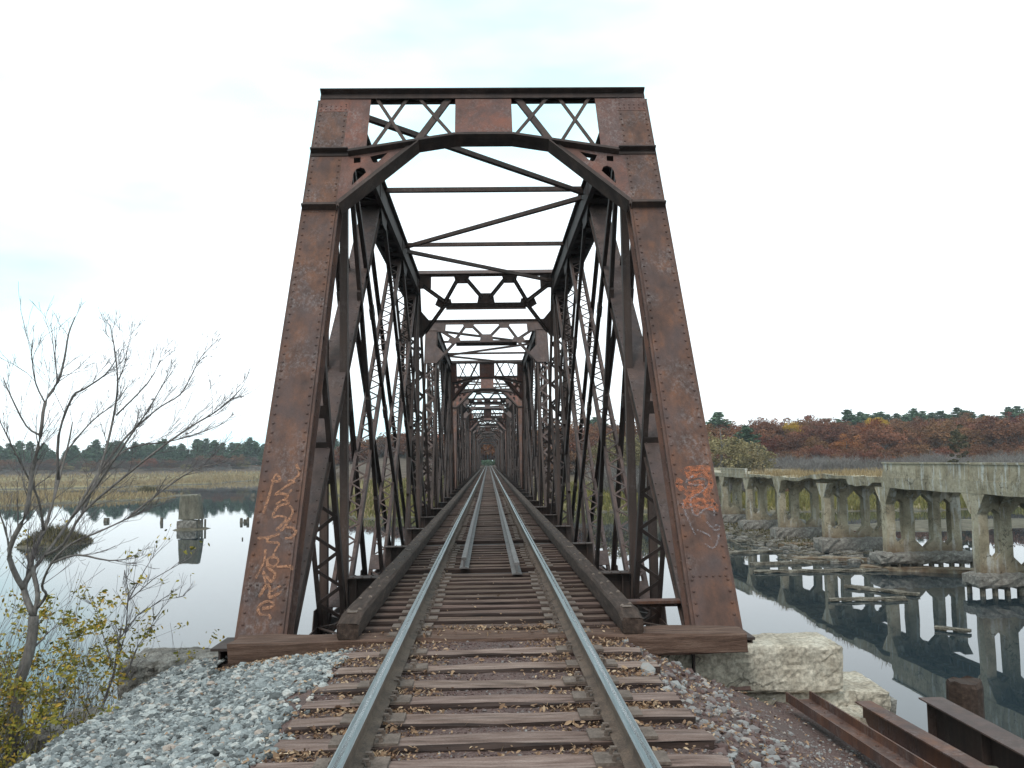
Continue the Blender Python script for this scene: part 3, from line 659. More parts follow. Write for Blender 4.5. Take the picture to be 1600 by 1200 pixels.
# ------------------------------------------------------------------ abutment stones
def boulder(x0,x1,y0,y1,z0,z1,seed,j=.05,n=(14,6,5)):
    """quarried block: subdivided box with rough broken faces"""
    rn=np.random.RandomState(seed); mb=MB(); idx={}; 
    nx,ny,nz=n
    ph=rn.uniform(0,6,12)
    def P_(i,j_,k):
        key=(i,j_,k)
        if key in idx: return idx[key]
        u,v,w=i/nx,j_/ny,k/nz
        x=x0+(x1-x0)*u;y=y0+(y1-y0)*v;z=z0+(z1-z0)*w
        e=(i in(0,nx))+(j_ in(0,ny))+(k in(0,nz))
        dx,dy,dz=rn.uniform(-1,1,3)
        s=j*(.55 if e==1 else .4)
        x+=dx*s+(0.0 if e<2 else (.5-u)*.6*j*2); y+=dy*s+j*.5*math.sin(x*7+ph[0]+z*9)+(0 if e<2 else (.5-v)*.8*j*2)
        z+=dz*s*.7+j*.4*math.sin(x*5+ph[1]+y*6)+(0 if e<2 else (.5-w)*.9*j*2)
        idx[key]=len(mb.v); mb.v.append((x,y,z)); return idx[key]
    for i in range(nx):
        for k in range(nz):
            mb.f.append((P_(i,0,k),P_(i+1,0,k),P_(i+1,0,k+1),P_(i,0,k+1))); mb.f.append((P_(i,ny,k),P_(i,ny,k+1),P_(i+1,ny,k+1),P_(i+1,ny,k)))
        for v in range(ny):
            mb.f.append((P_(i,v,nz),P_(i+1,v,nz),P_(i+1,v+1,nz),P_(i,v+1,nz))); mb.f.append((P_(i,v,0),P_(i,v+1,0),P_(i+1,v+1,0),P_(i+1,v,0)))
    for v in range(ny):
        for k in range(nz):
            mb.f.append((P_(0,v,k),P_(0,v,k+1),P_(0,v+1,k+1),P_(0,v+1,k))); mb.f.append((P_(nx,v,k),P_(nx,v+1,k),P_(nx,v+1,k+1),P_(nx,v,k+1)))
    mb.m=[0]*len(mb.f); mb.a=[0]*len(mb.f); return mb
def stone(lbl,args,mat,seed,n=(14,6,5),j=.05,rz=0):
    o=boulder(*args,seed,j,n).build('stone_block',mat); tag(o,lbl,'stone block','stone blocks of the abutment'); return o
stone('big tan quarried block beneath the end of the bench timber',(1.3,3.42,8.84,9.5,-.66,-.205),M['tan'],1,(46,16,12),.017)
stone('lower tan block stepping out below the big tan one by the water',(2.2,3.92,8.95,9.75,-1.12,-.67),M['tan'],2,(34,16,12),.02)
stone('small tan rubble block beneath the rusty beams',(2.75,3.6,8.3,8.93,-1.25,-.78),M['tan'],3,(16,10,8),.04)
stone('weathered grey granite block at the top of the gravel bank',(-3.72,-2.6,9.25,9.95,-.72,-.31),M['granite'],4,(26,14,10),.03)
stone('lichened grey granite block low beside the gravel, lit speckled top',(-3.95,-3.3,8.0,8.75,-.98,-.62),M['granite'],5,(16,14,9),.04)
stone('flat brown stone slab peeping out under the gravel edge',(-3.75,-3.05,6.7,7.5,-1.0,-.66),M['granite'],6,(14,12,6),.04)
mb=MB(); rr=random.Random(3)
z=-.74
row=0
while z>-7:
    x=-3.7-row*.1; 
    while x<3.9+row*.12:
        w=rr.uniform(.9,1.5); b=boulder(x,min(x+w-.02,4+row*.12),8.95+rr.uniform(0,.05),9.9+row*.04,z-.5,z-.02,900+int(x*10)+row,.03,(6,4,3)); mb.add(b.v,b.f); x+=w
    z-=.5; row+=1
tag(mb.build('abutment_wall',M['granite']),'coursed stone abutment wall under the near end of the bridge','abutment')

# steel bearing shoes at the ends of the bench timber
for s in(-1,1):
    r=empty('bearing_shoe',(s*2.5,9.05,-.3)); 
    mb=MB(); mb.box(-.2,.09,-.12,.45,.14,.165); mb.box(-.2,.09,-.12,.45,-.02,.01)
    mb.build('base_plate',M['dark'],r)
    mb=MB()
    for x in(-.12,-.03,.06): mb.box(x-.01,x+.01,-.1,.4,.01,.14)
    mb.build('ribs',M['dark'],r)
    tag(r,'dark steel bearing shoe poking out at the '+('granite' if s<0 else 'tan stone')+' end of the bench timber','bearing','bearing shoes')
# old beams of the lost parallel track
def ibeam(p,q,h,w,t=.014,kind='I'):
    mb=MB(); p=Vector(p);q=Vector(q); u=Vector((1,0,0)); 
    mb.ob(p,q,u,-w/2,w/2,h/2-t,h/2); mb.ob(p,q,u,-w/2,w/2,-h/2,-h/2+t); 
    x=(-t/2,t/2) if kind=='I' else (w/2-t,w/2)
    mb.ob(p,q,u,x[0],x[1],-h/2+t,h/2-t); return mb
o=ibeam((2.72,8.5,-.62),(3.02,5.0,-.82),.16,.2,.016).build('rusty_beam',M['rust'])
# lay as a channel: web flat, two upstanding flanges
bpy.data.objects.remove(o)
def chan(p,q,w,h,t=.014):
    mb=MB();p=Vector(p);q=Vector(q); V=(q-p).normalized().cross(Vector((1,0,0)));sg=1 if V.z>0 else -1
    a,b=sorted((0,sg*t)); mb.ob(p,q,X1,-w/2,w/2,a,b)
    for s in(-1,1):
        a,b=sorted((s*w/2,s*(w/2+t))); c,d=sorted((0,sg*h)); mb.ob(p,q,X1,a,b,c,d)
    for k in range(12):
        c=p+(q-p)*((k+.5)/12)
        for e in(-.05,.05): mb.rivet(c+Vector((e,0,0))+V*sg*t,V*sg,.016)
    return mb
tag(chan((2.80,8.36,-.60),(3.10,4.9,-.66),.21,.085).build('rusty_channel',M['rust']),'rusty channel beam lying flat on the gravel, nearest the track','steel beam','old steel beams on the bank')
tag(ibeam((3.42,8.42,-.74),(3.60,4.9,-.74),.22,.15).build('rusty_i_beam',M['rust']),'rusty I-beam running past the lower tan stone','steel beam','old steel beams on the bank')
r=empty('plate_girder',(4.42,8.3,-1.02)); mb=MB()
mb.box(-.008,.008,-2.9,.85,-.28,.2); mb.build('web',M['shaded'],r)
mb=MB(); mb.box(-.14,.10,-2.9,.85,.201,.216); mb.box(-.085,-.009,-2.9,.85,.188,.2005); mb.build('top_flange',M['pink'],r)
mb=MB(); mb.box(-.12,.12,-2.9,.85,-.296,-.281); mb.build('bottom_flange',M['shaded'],r)
for y in(-2.2,-1.2,-.2,.78):
    mb=MB(); mb.box(-.09,-.009,y-.008,y+.008,-.28,.187); mb.build('stiffener',M['dark'],r)
tag(r,'deep dark plate girder with pale rusty top flange beside the wooden pile','steel girder')
mb=MB(); mb.box(4.2,7.5,8.20,8.32,-1.3,-1.285); mb.box(4.2,7.5,8.204,8.216,-1.6,-1.301); tag(mb.build('cross_beam',M['guardsteel']),'grey crosswise beam low behind the plate girder','steel beam','old steel beams on the bank')
mb=MB(); mb.box(4.62,7.5,7.6,9.3,-1.66,-1.62); tag(mb.build('rusty_deck_plate',M['shaded']),'dark steel plate under the crosswise beam','steel plate')
mb=MB(); n=14
vs=[];rn=random.Random(8)
for z_,r_ in((-6.5,.2),(-3.4,.2),(-1.1,.185),(-.86,.18),(-.82,.165)):
    for k in range(n): a=k*6.2832/n; rr_=r_*(1+.05*math.sin(3*a+1)+rn.uniform(-.03,.03)); vs.append((5.12+rr_*math.cos(a),9.85+rr_*math.sin(a),z_+(rn.uniform(-.02,.02))))
mb.add(vs,[(i*n+k,i*n+(k+1)%n,(i+1)*n+(k+1)%n,(i+1)*n+k) for i in range(4) for k in range(n)]+[tuple(4*n+k for k in range(n))])
tag(mb.build('wooden_pile',M['timber']),'thick square-topped wooden pile standing in the water behind the girder','pile')
for nm,args,lb in(('timber_offcut',(3.05,4.2,7.35,7.55,-1.12,-.95),'pale split timber lying across under the rusty I-beam'),('timber_offcut',(3.2,4.3,6.8,6.98,-1.12,-.96),'dark rotten timber lying across nearer than the pale one')):
    x0,x1,y0,y1,z0,z1=args; o=wood(x1-x0,y1-y0,z1-z0,int(y0*10),.012,10).build(nm,M['log']); o.location=((x0+x1)/2,y0,z1); o.rotation_euler.z=.12; tag(o,lb,'timber','timber offcuts under the beams')
mb=MB(); mb.box(1.5,2.35,10.1,10.28,.02,.05); mb.box(1.5,2.35,10.27,10.28,-.04,.0195); tag(mb.build('rusty_angle_bar',M['rust']),'short rusty angle bar resting on the end of the near floor framing','steel bar')

# ------------------------------------------------------------------ terrain
def sdist(X,Y,poly):
    """signed distance, >0 inside"""
    d=np.full(X.shape,1e9); ins=np.zeros(X.shape,bool); n=len(poly)
    for i in range(n):
        ax,ay=poly[i]; bx,by=poly[(i+1)%n]; ex,ey=bx-ax,by-ay
        t=np.clip(((X-ax)*ex+(Y-ay)*ey)/(ex*ex+ey*ey+1e-9),0,1)
        d=np.minimum(d,np.hypot(X-ax-t*ex,Y-ay-t*ey))
        c=((ay>Y)!=(by>Y)); xi=(bx-ax)*(Y-ay)/((by-ay) if by!=ay else 1e-9)+ax
        ins^=(c&(X<xi))
    return np.where(ins,d,-d)
POLY_F=[(-900,420),(-400,330),(-260,300),(-134,318),(-108,350),(-104,424),(-84,430),(-62,330),(-42,250),(-30,190),(-22,150),(-17,118),(-6,121),(8,127),(22,122),(30,116),(48,114),(70,116),(110,108),(200,100),(900,100),(900,1200),(-900,1200)]
POLY_L=[(-110,172),(-90,178),(-72,200),(-74,226),(-110,240),(-250,245),(-250,165)]
POLY_MUD=[(33,86),(40,83),(52,84),(70,86),(90,88),(70,97),(46,98),(36,94)]
POLY_MUD2=[(22,74),(25,66),(32,64),(34,80),(30,100),(24,104),(22,90)]
def snoise(X,Y,s,seed=0):
    r=np.random.RandomState(seed); out=0
    for k in range(5):
        a,b,c=r.uniform(-1,1),r.uniform(-1,1),r.uniform(0,6); f=s*(1.5**k); out=out+np.sin(X*f*a*2+Y*f*b*2+c+1.3*np.sin(X*f*.7*b-Y*f*.6*a+c))/(1.3**k)
    return out/2.2
def land(X,Y):
    nz=snoise(X,Y,.06,1)
    z=np.full(X.shape,-8.0)
    def up(cur,d,top,slope): return np.maximum(cur,np.where(d>-6,np.minimum(-5.75+ (d)*slope,top),-8))
    dF=sdist(X,Y,POLY_F)+nz*3.5
    wl=np.clip((-X-30)/60,0,1)
    rl=np.clip((Y-415)/90,0,1)*6.4
    rr=np.clip((Y-122)/75,0,1)*3.9+np.clip((Y-195)/90,0,1)*5.0
    near=np.clip(1-np.abs(X)/26,0,1)
    rr=rr*(1-near)+np.minimum(rr,5.0)*near
    zF=np.minimum(-5.75+dF*.16,-5.05)+wl*rl+(1-wl)*rr+nz*.12
    z=np.where(dF>-8,np.maximum(z,np.where(dF>0,zF,-5.75+dF*.25)),z)
    for poly,top in((POLY_L,-5.15),(POLY_MUD,-5.42),(POLY_MUD2,-5.4)):
        d=sdist(X,Y,poly)+snoise(X,Y,.2,3)*1.2; z=np.where(d>-6,np.maximum(z,np.minimum(-5.65+d*.12,top)+.05*nz),z)
    d=3.3-np.hypot((X+41.2)/1.0,(Y-87.7)/1.5)+.5*snoise(X,Y,.8,5); z=np.maximum(z,np.where(d>-3,-5.7+d*.38,-8))
    d=2.3-np.hypot((X+33.9),(Y-104.4)*.8)+.3*snoise(X,Y,1,6); z=np.maximum(z,np.where(d>-2,-5.65+np.minimum(d*.25,.28),-8))
    d=2.2-np.hypot((X+82.7),(Y-222)*.8)+.3*snoise(X,Y,1,6); z=np.maximum(z,np.where(d>-2,-5.65+d*.4,-8))
    emb=np.where(Y>yend-1.5,-.33-np.maximum(np.abs(X)-5,0)*.6,-9); z=np.where(Y>yend-1.5,np.maximum(z,emb),z)
    # near approach embankment
    ax=np.abs(X)
    le=np.where(X<0,np.interp(-X,[0,1.25,1.4,3.15,3.6,14],[-.032,-.04,-.07,-.36,-.75,-8.2]),np.interp(X,[0,1.25,1.5,1.9,2.5,3.3,4.4,14],[-.032,-.045,-.19,-.40,-.62,-.86,-1.4,-8.2]))
    fine=snoise(X,Y,2.2,9)*.02*np.clip((ax-.5)/1,0,1)+snoise(X,Y,5,10)*.008
    drop=np.where(X<0,np.maximum(0,Y-9.25-np.clip((-X-3.2)*.3,0,.9)),np.maximum(0,Y-8.78))*3.5
    drop=np.where(ax<2.6,np.maximum(0,Y-8.5)*3.5,drop)
    zn=np.where(Y<14,le+fine-drop,-9)
    return np.maximum(np.maximum(z,zn),-8)
gx=np.unique(np.concatenate([np.linspace(-900,-300,13),np.linspace(-300,-60,61),np.linspace(-60,-6,46),np.linspace(-6,6,121),np.linspace(6,60,61),np.linspace(60,300,61),np.linspace(300,900,13)]))
gy=np.unique(np.concatenate([np.linspace(-60,1,20),np.linspace(1,10,91),np.linspace(10,60,20),np.linspace(60,140,81),np.linspace(140,330,77),np.linspace(330,560,60),np.linspace(560,1200,12)]))
GX,GY=np.meshgrid(gx,gy); GZ=land(GX,GY)
V=np.stack([GX.ravel(),GY.ravel(),GZ.ravel()],1); nx_=len(gx); I=np.arange(len(gy)-1)[:,None]*nx_+np.arange(nx_-1)[None,:]
Fq=np.stack([I,I+1,I+nx_+1,I+nx_],-1).reshape(-1,4)
def ground_mat():
    m,nt,b=newmat('bank_marsh_and_forest_floor')
    g=nt.nodes.new('ShaderNodeNewGeometry'); sx=nt.nodes.new('ShaderNodeSeparateXYZ'); nt.links.new(g.outputs['Position'],sx.inputs[0])
    n=noise(nt,.08,6,.6); r=ramp(nt,[(.3,(.16,.125,.06)),(.5,(.25,.2,.1)),(.62,(.12,.1,.04)),(.75,(.3,.24,.13))]); nt.links.new(n,r.inputs[0])
    mud=noise(nt,1.2,5,.6); rm=ramp(nt,[(.3,(.05,.042,.03)),(.7,(.17,.145,.105))]); nt.links.new(mud,rm.inputs[0])
    c=mixc(nt,maprange(nt,sx.outputs[2],-5.42,-5.2,0,1),rm.outputs[0],r.outputs[0])
    ff=noise(nt,.3,5); rf=ramp(nt,[(.3,(.05,.035,.025)),(.7,(.13,.09,.065))]); nt.links.new(ff,rf.inputs[0])
    c=mixc(nt,maprange(nt,sx.outputs[2],-3.4,-1.6,0,1),c,rf.outputs[0])
    # fine cinders of the approach
    f1=noise(nt,55,5,.75); f2=noise(nt,2.1,4,.6); rc=ramp(nt,[(.3,(.045,.028,.025)),(.5,(.115,.072,.064)),(.68,(.2,.145,.13)),(.8,(.34,.3,.28))]); nt.links.new(f1,rc.inputs[0])
    c2=mixc(nt,maprange(nt,f2,.42,.65,0,.55),rc.outputs[0],(.085,.07,.066))
    near=maprange(nt,sx.outputs[1],14,16,1,0)
    # dark humus on the steep bank
    hb=maprange(nt,sx.outputs[2],-1.6,-.9,0,1); hum=ramp(nt,[(.3,(.035,.03,.018)),(.7,(.1,.085,.05))]); nt.links.new(noise(nt,3,5),hum.inputs[0])
    c2=mixc(nt,hb,hum.outputs[0],c2); c=mixc(nt,near,c,c2)
    nt.links.new(c,b.inputs['Base Color']); b.inputs['Roughness'].default_value=.95; b.inputs['Specular IOR Level'].default_value=.15
    bump(nt,b,f1,.5,.008); return m
M['ground']=ground_mat()
tag(link('ground',np_mesh('ground',V,Fq,M['ground'],smooth=True)),kind='structure')
# water
m,nt,b=newmat('still_river_water'); b.inputs['Base Color'].default_value=(.02,.03,.036,1); b.inputs['Roughness'].default_value=.015; b.inputs['IOR'].default_value=1.34; b.inputs['Specular IOR Level'].default_value=.5
n1=noise(nt,.9,3,.5,stretch=(.6,1,1)); nm=noise(nt,.05,3); mu=nt.nodes.new('ShaderNodeMath'); mu.operation='MULTIPLY'; nt.links.new(n1,mu.inputs[0]); nt.links.new(maprange(nt,nm,.45,.62,.1,1),mu.inputs[1])
bump(nt,b,mu.outputs[0],.16,.02); M['water']=m
mb=MB(); mb.add([(-1500,-100,WATER),(1500,-100,WATER),(1500,1300,WATER),(-1500,1300,WATER)],[(0,1,2,3)])
tag(mb.build('water',M['water']),kind='structure')

# ------------------------------------------------------------------ crushed stone and leaves
def zland(x,y): return land(np.asarray(x,float),np.asarray(y,float))
ICO_V=[];t_=(1+5**.5)/2
for a,b_ in((-1,t_),(1,t_),(-1,-t_),(1,-t_)): ICO_V.append((a,b_,0))
for a,b_ in((-1,t_),(1,t_),(-1,-t_),(1,-t_)): ICO_V.append((0,a,b_))
for a,b_ in((-1,t_),(1,t_),(-1,-t_),(1,-t_)): ICO_V.append((b_,0,a))
ICO_V=np.array(ICO_V)/np.hypot(1,t_)
ICO_F=np.array([(0,11,5),(0,5,1),(0,1,7),(0,7,10),(0,10,11),(1,5,9),(5,11,4),(11,10,2),(10,7,6),(7,1,8),(3,9,4),(3,4,2),(3,2,6),(3,6,8),(3,8,9),(4,9,5),(2,4,11),(6,2,10),(8,6,7),(9,8,1)])
def pebbles(name,x,y,size,mat,sink=.2,attr=None,zs=None):
    n=len(x); V=ICO_V[None]*RS.uniform(.72,1.28,(n,12,1)); V=V*size[:,None,None]*np.stack([RS.uniform(.75,1.25,n),RS.uniform(.7,1.2,n),RS.uniform(.45,.85,n)],1)[:,None,:]
    al=RS.uniform(0,6.28,n); be=RS.normal(0,.5,n); ca,sa,cb,sb=np.cos(al),np.sin(al),np.cos(be),np.sin(be)
    X=V[...,0]*ca[:,None]-V[...,1]*sa[:,None]; Y=V[...,0]*sa[:,None]+V[...,1]*ca[:,None]; Z=V[...,2]
    Y2=Y*cb[:,None]-Z*sb[:,None]; Z2=Y*sb[:,None]+Z*cb[:,None]
    z0=zland(x,y) if zs is None else zs
    W=np.stack([X+x[:,None],Y2+y[:,None],Z2+z0[:,None]+(size*(.5-sink))[:,None]],-1).reshape(-1,3)
    F=(ICO_F[None]+12*np.arange(n)[:,None,None]).reshape(-1,3)
    a=np.repeat(RS.uniform(0,1,n) if attr is None else attr,20)
    return np_mesh(name,W,F,mat,a)
n=40000; y=RS.uniform(3.6,9.35,n)**1.0; x=-RS.uniform(1.2,3.7,n)
edge=1.34+.10*np.sin(y*3.1)+.07*np.sin(y*7.7)+.1*np.clip((7.6-y)/1,0,1)*0; keep=(-x>edge)|(RS.uniform(0,1,n)<.05)
keep&=~((y>8.42)&(-x<2.5+.0)); keep&=~((-x>3.35+.12*np.sin(y*2))&(RS.uniform(0,1,n)<.75))
x,y=x[keep],y[keep]; sz=np.exp(RS.normal(math.log(.0172),.33,len(x)))
tag(link('crushed_stone_ballast',pebbles('crushed_stone_ballast',x,y,sz,M['gravel'],sink=.1)),'blue-grey crushed stone heaped on the bank beside the ties','gravel',kind='stuff')
n=24000; y=RS.uniform(3.6,8.75,n); x=RS.uniform(1.2,4.5,n)
dens=.13+.85*np.clip((x-1.75)/.6,0,1)*np.clip((7.6-y)/1.0,0,1); keep=RS.uniform(0,1,n)<dens; x,y=x[keep],y[keep]
sz=np.exp(RS.normal(math.log(.0145),.33,len(x))*np.where(x>2.1,1.15,.85))
tag(link('mixed_gravel',pebbles('mixed_gravel',x,y,sz,M['gravelr'],sink=.3)),'mixed reddish and grey gravel spilling down to the rusty beams','gravel',kind='stuff')
n=16000; y=RS.uniform(3.6,8.6,n); x=RS.uniform(-1.3,1.4,n); sz=np.exp(RS.normal(math.log(.0065),.35,n)); 
tag(link('cinder_fill',pebbles('cinder_fill',x,y,sz,M['gravelr'],sink=.3,attr=np.clip(RS.beta(1.2,3.5,n),0,1))),'fine reddish cinders filling the gaps between the ties','cinders',kind='stuff')
def leaves(name,pts,size,mat,curl=.5):
    """each leaf: a folded 2-triangle-pair card, pointed; pts (n,3)"""
    n=len(pts); base=np.array([(-1,0,0),(-.35,.42,.12),(.4,.36,.1),(1,0,.0),(.4,-.36,.1),(-.35,-.42,.12)],float)
    V=np.repeat(base[None],n,0)*size[:,None,None]; V[...,2]*=RS.uniform(-1,2.5,(n,1))
    A=RS.uniform(0,6.28,n);B=RS.normal(0,curl,n);C=RS.normal(0,curl,n)
    def rot(V,a,i,j):
        c,s=np.cos(a)[:,None],np.sin(a)[:,None]; W=V.copy(); W[...,i]=V[...,i]*c-V[...,j]*s; W[...,j]=V[...,i]*s+V[...,j]*c; return W
    V=rot(rot(rot(V,B,0,2),C,1,2),A,0,1)+pts[:,None,:]
    F=np.array([(0,1,2,3),(0,3,4,5)]); F=(F[None]+6*np.arange(n)[:,None,None]).reshape(-1,4)
    return np_mesh(name,V.reshape(-1,3),F,mat,np.repeat(RS.uniform(0,1,n),2))
# litter: between the ties, against the rails, right of the track
P_=[]
gaps=[(fronts[i]+.23,fronts[i+1]) for i in range(len(fronts)-1)]+[(fronts[-1]+.23,8.46)]+[(8.86,9.02)]
for a,b_ in gaps:
    for sx_,w,c,k in((-1.02,.2,-1.0,110),(.0,.5,0,18),(-.55,.12,0,45),(.55,.14,0,80),(1.03,.18,0,90),(.66,.05,0,25),(-.66,.05,0,20)):
        kk=int(2.4*k*RS.uniform(.3,1.3)); xx=RS.normal(sx_,w,kk); yy=RS.uniform(a,b_,kk); P_.append(np.stack([xx,yy,zland(xx,yy)+RS.uniform(.005,.04,kk)],1))
kk=160; xx=RS.uniform(-1.2,1.3,kk); yy=RS.uniform(8.55,8.95,kk); P_.append(np.stack([xx,yy,np.full(kk,.02)],1))
kk=500; xx=RS.uniform(-.7,.7,kk); yy=RS.normal(8.93,.07,kk); P_.append(np.stack([xx,yy,RS.uniform(-.03,.03,kk)],1))
kk=1100; xx=1.35+np.abs(RS.normal(0,.6,kk)); yy=RS.uniform(4,8.7,kk); P_.append(np.stack([xx,yy,zland(xx,yy)+.02],1))
kk=220; xx=-RS.uniform(1.4,3.3,kk); yy=RS.uniform(4,9.2,kk); P_.append(np.stack([xx,yy,zland(xx,yy)+.03],1))
kk=260; xx=-RS.uniform(1.4,2.5,kk); yy=8.42-np.abs(RS.normal(0,.1,kk)); P_.append(np.stack([xx,yy,zland(xx,yy)+.03],1))
kk=60; xx=RS.uniform(-1.2,1.2,kk); yy=RS.uniform(9,16,kk); P_.append(np.stack([xx,yy,np.full(kk,.008)],1))
P_=np.concatenate(P_); P_=P_[(np.abs(np.abs(P_[:,0])-.755)>.08)]
tag(link('leaf_litter',leaves('leaf_litter',P_,np.exp(RS.normal(math.log(.014),.33,len(P_))),M['leaf'],.6)),'curled dry leaves caught between ties and along the rails','leaf litter',kind='stuff')
# ------------------------------------------------------------------ ruined concrete trestle
TX0,TX1=25.0,29.8
BY=[35.5,46.2,56.9,67.4,77.8,87.4,96.6,106.2,116,126,136]
r=empty('concrete_trestle',(27.4,46.2,-5.6))
off=Vector((-27.4,-46.2,5.6))
def shift(mb): mb.v=[(x+off.x,y+off.y,z+off.z) for x,y,z in mb.v]; return mb
def rough(mb,j,seed):
    rn=random.Random(seed); d={}
    out=[]
    for v in mb.v:
        k=(round(v[0],3),round(v[1],3),round(v[2],3))
        if k not in d: d[k]=tuple(rn.uniform(-j,j) for _ in range(3))
        out.append(tuple(a+b for a,b in zip(v,d[k])))
    mb.v=out; return mb
for bi,by in enumerate(BY):
    rn=random.Random(bi+40); mb=MB(); t=.62
    def hole(x0,x1,zt,zb):
        h=(x1-x0)/2; c=(x0+x1)/2; f=1.0
        return [(x0,zb+h*f),(x0+.02,(zt+zb)/2),(x0,zt-h*f),(c-.1*h,zt-.05),(c+.1*h,zt-.05),(x1,zt-h*f),(x1-.02,(zt+zb)/2),(x1,zb+h*f),(c,zb)]
    jj=lambda: rn.uniform(-.06,.06)
    holes=[hole(25.56+jj(),26.22+jj(),-1.1+jj()*2,-3.95+jj()*2),hole(26.76+jj(),27.98+jj(),-.95+jj()*2,-4.3+jj()),hole(28.5+jj(),29.24+jj(),-1.1+jj()*2,-4.15+jj()*2)]
    mb.poly([(25.0,-4.6),(29.8,-4.6),(29.78,-2.5),(29.8,-.46),(25.0,-.46),(25.03,-2.0),(25.0,-3.4)],holes,lambda a,z,h,by=by:(a,by-t/2+h,z),t)
    rough(mb,.02,bi); shift(mb).build('bent',M['conc'],r)
    # flared brackets on the outer column
    mb=MB()
    for sgy in(-1,1):
        y0=by+sgy*(t/2+.003)
        mb=MB(); mb.poly([(0,-.47),(.8,-.47),(.74,-.58),(0.1,-1.4),(0,-1.5)],[],lambda a,z,h,y0=y0,sgy=sgy:(24.99+h,y0+sgy*a,z),.5); rough(mb,.03,bi+3); shift(mb).build('bracket',M['conc'],r)
        for xx in(26.2,27.95,29.2):
            mb=MB(); mb.poly([(0,-.47),(.7,-.47),(0,-1.15)],[],lambda a,z,h,y0=y0,sgy=sgy,xx=xx:(xx+h,y0+sgy*a,z),.5); rough(mb,.03,bi+4); shift(mb).build('bracket',M['conc'],r)
    mb=MB(); mb.poly([(0,-.47),(-.28,-.47),(-.22,-.75),(0,-1.5)],[],lambda a,z,h,by=by:(24.985+a,by-.31+h,z),.62)
    # footing on piles
    b=boulder(24.45+rn.uniform(-.2,.2),30.5,by-.95,by+.95,-5.25 if bi<3 else -5.6,-4.5,70+bi,.11,(16,5,3)); shift(b).build('footing',M['granite'],r)
    for k in range(9 if bi<3 else 0):
        for yy in(-.6,.6):
            mb=MB(); x=24.9+k*.66; mb.tube([(x,by+yy,-6.6),(x+rn.uniform(-.05,.05),by+yy,-5.1)],[.14,.13],7)
            shift(mb).build('pile',M['log'],r)
def zt(y): return float(np.interp(y,[30,56.9,58,63,67,70,73.5,78,82,86.5,87.4,140],[.2,.2,.16,.13,.22,.1,-.22,-.1,-.12,-.02,-.05,-.1]))
# deck slabs, one per bay; the middle bays have lost their parapet and most of the facing beam
for bi in range(len(BY)-1):
    y0,y1=BY[bi],BY[bi+1]; broken=2<=bi<5; rn=random.Random(bi+90); mb=MB()
    n=16; top=[];bot=[]
    for k in range(n+1):
        y=y0+(y1-y0)*k/n
        top.append((y,zt(y)+(rn.uniform(-.05,.07) if broken else 0)))
        if broken:
            e=min(k,n-k)/n; h=.36 if e<.14 else rn.uniform(.16,.3) if (bi!=2 or k>8) else .62+rn.uniform(-.05,.05)
            bot.append((y,top[-1][1]-h))
        else: bot.append((y,-.47+(0.02*math.sin(k))))
    rag=[rn.uniform(-.12,.15) for _ in range(n+1)] if broken else [0]*(n+1)
    vs=[];
    for k in range(n+1):
        xr=24.93+rag[k]
        vs+=[(xr,*top[k]),(xr+.05,*bot[k]),(25.75+rag[k],bot[k][0],bot[k][1]+.0),(25.8+rag[k],bot[k][0],top[k][1]-.19),(29.9,top[k][0],top[k][1]-.19),(29.9,*top[k])]
    fs=[(k*6+i,k*6+(i+1)%6,(k+1)*6+(i+1)%6,(k+1)*6+i) for k in range(n) for i in range(6)]+[tuple(range(6))[::-1],tuple(n*6+i for i in range(6))]
    mb.add(vs,fs)
    for xx in(26.3,28.1): mb.box(xx,xx+.3,y0+.3,y1-.3,-.44,zt((y0+y1)/2)-.17)
    shift(mb).build('deck_slab',M['conc'],r)
    if not broken and bi!=6 or bi==5:
        mb=MB(); h=.84 if bi<2 else .42; yy=y0 if bi!=0 else 33
        ym=y1-(0 if bi!=1 else .15)
        zz=zt(y0+1)
        mb.poly([(yy,zz+.001),(ym,zz+.001),(ym+.0,zz+.25),(ym-.25,zz+h*.55),(ym-.1,zz+h),(yy,zz+h)] if bi==1 else [(yy,zz+.001),(ym,zz+.001),(ym,zz+h),((yy+ym)/2,zz+h+(.06 if bi>2 else 0)),(yy,zz+h)],[],lambda a,z,h_:(24.97+h_,a,z),.22)
        mb.poly([(yy,zz+h+.002),(ym-.1,zz+h+.002),(ym-.1,zz+h+.09),(yy,zz+h+.09)],[],lambda a,z,h_:(24.91+h_,a,z),.34)
        k=yy+.2
        while k<ym-.5: mb.box(24.945,24.968,k,k+.12,zz+.05,zz+h-.03); k+=1.9
        mb.box(29.7,29.9,yy,ym,zz+.01,zz+h*.8)
        rough(mb,.012,bi); shift(mb).build('parapet',M['conc'],r)
tag(r,'ruined concrete trestle with pointed arches and a broken parapet standing in the river','ruined bridge')
def tufts(name,x,y,z,h,w,mat,n_at=None,lean=.25,parent=None):
    n=len(x); a=RS.uniform(0,3.1416,n); lx=RS.normal(0,lean,n)*h; ly=RS.normal(0,lean,n)*h
    c,s=np.cos(a)*w/2,np.sin(a)*w/2
    V=np.stack([np.stack([x-c,y-s,z-.1],1),np.stack([x+c,y+s,z-.1],1),np.stack([x+c*.3+lx,y+s*.3+ly,z+h],1),np.stack([x-c*.3+lx,y-s*.3+ly,z+h*.96],1)],1).reshape(-1,3)
    F=np.arange(4*n).reshape(-1,4)
    return link(name,np_mesh(name,V,F,mat,RS.uniform(0,1,n)),parent)
n=5200; y=RS.uniform(57.5,87,n); x=RS.uniform(25.0,29.8,n); z=np.interp(y,[57,63,67,70,73.5,78,87],[.2,.13,.22,.1,-.22,-.1,-.02])
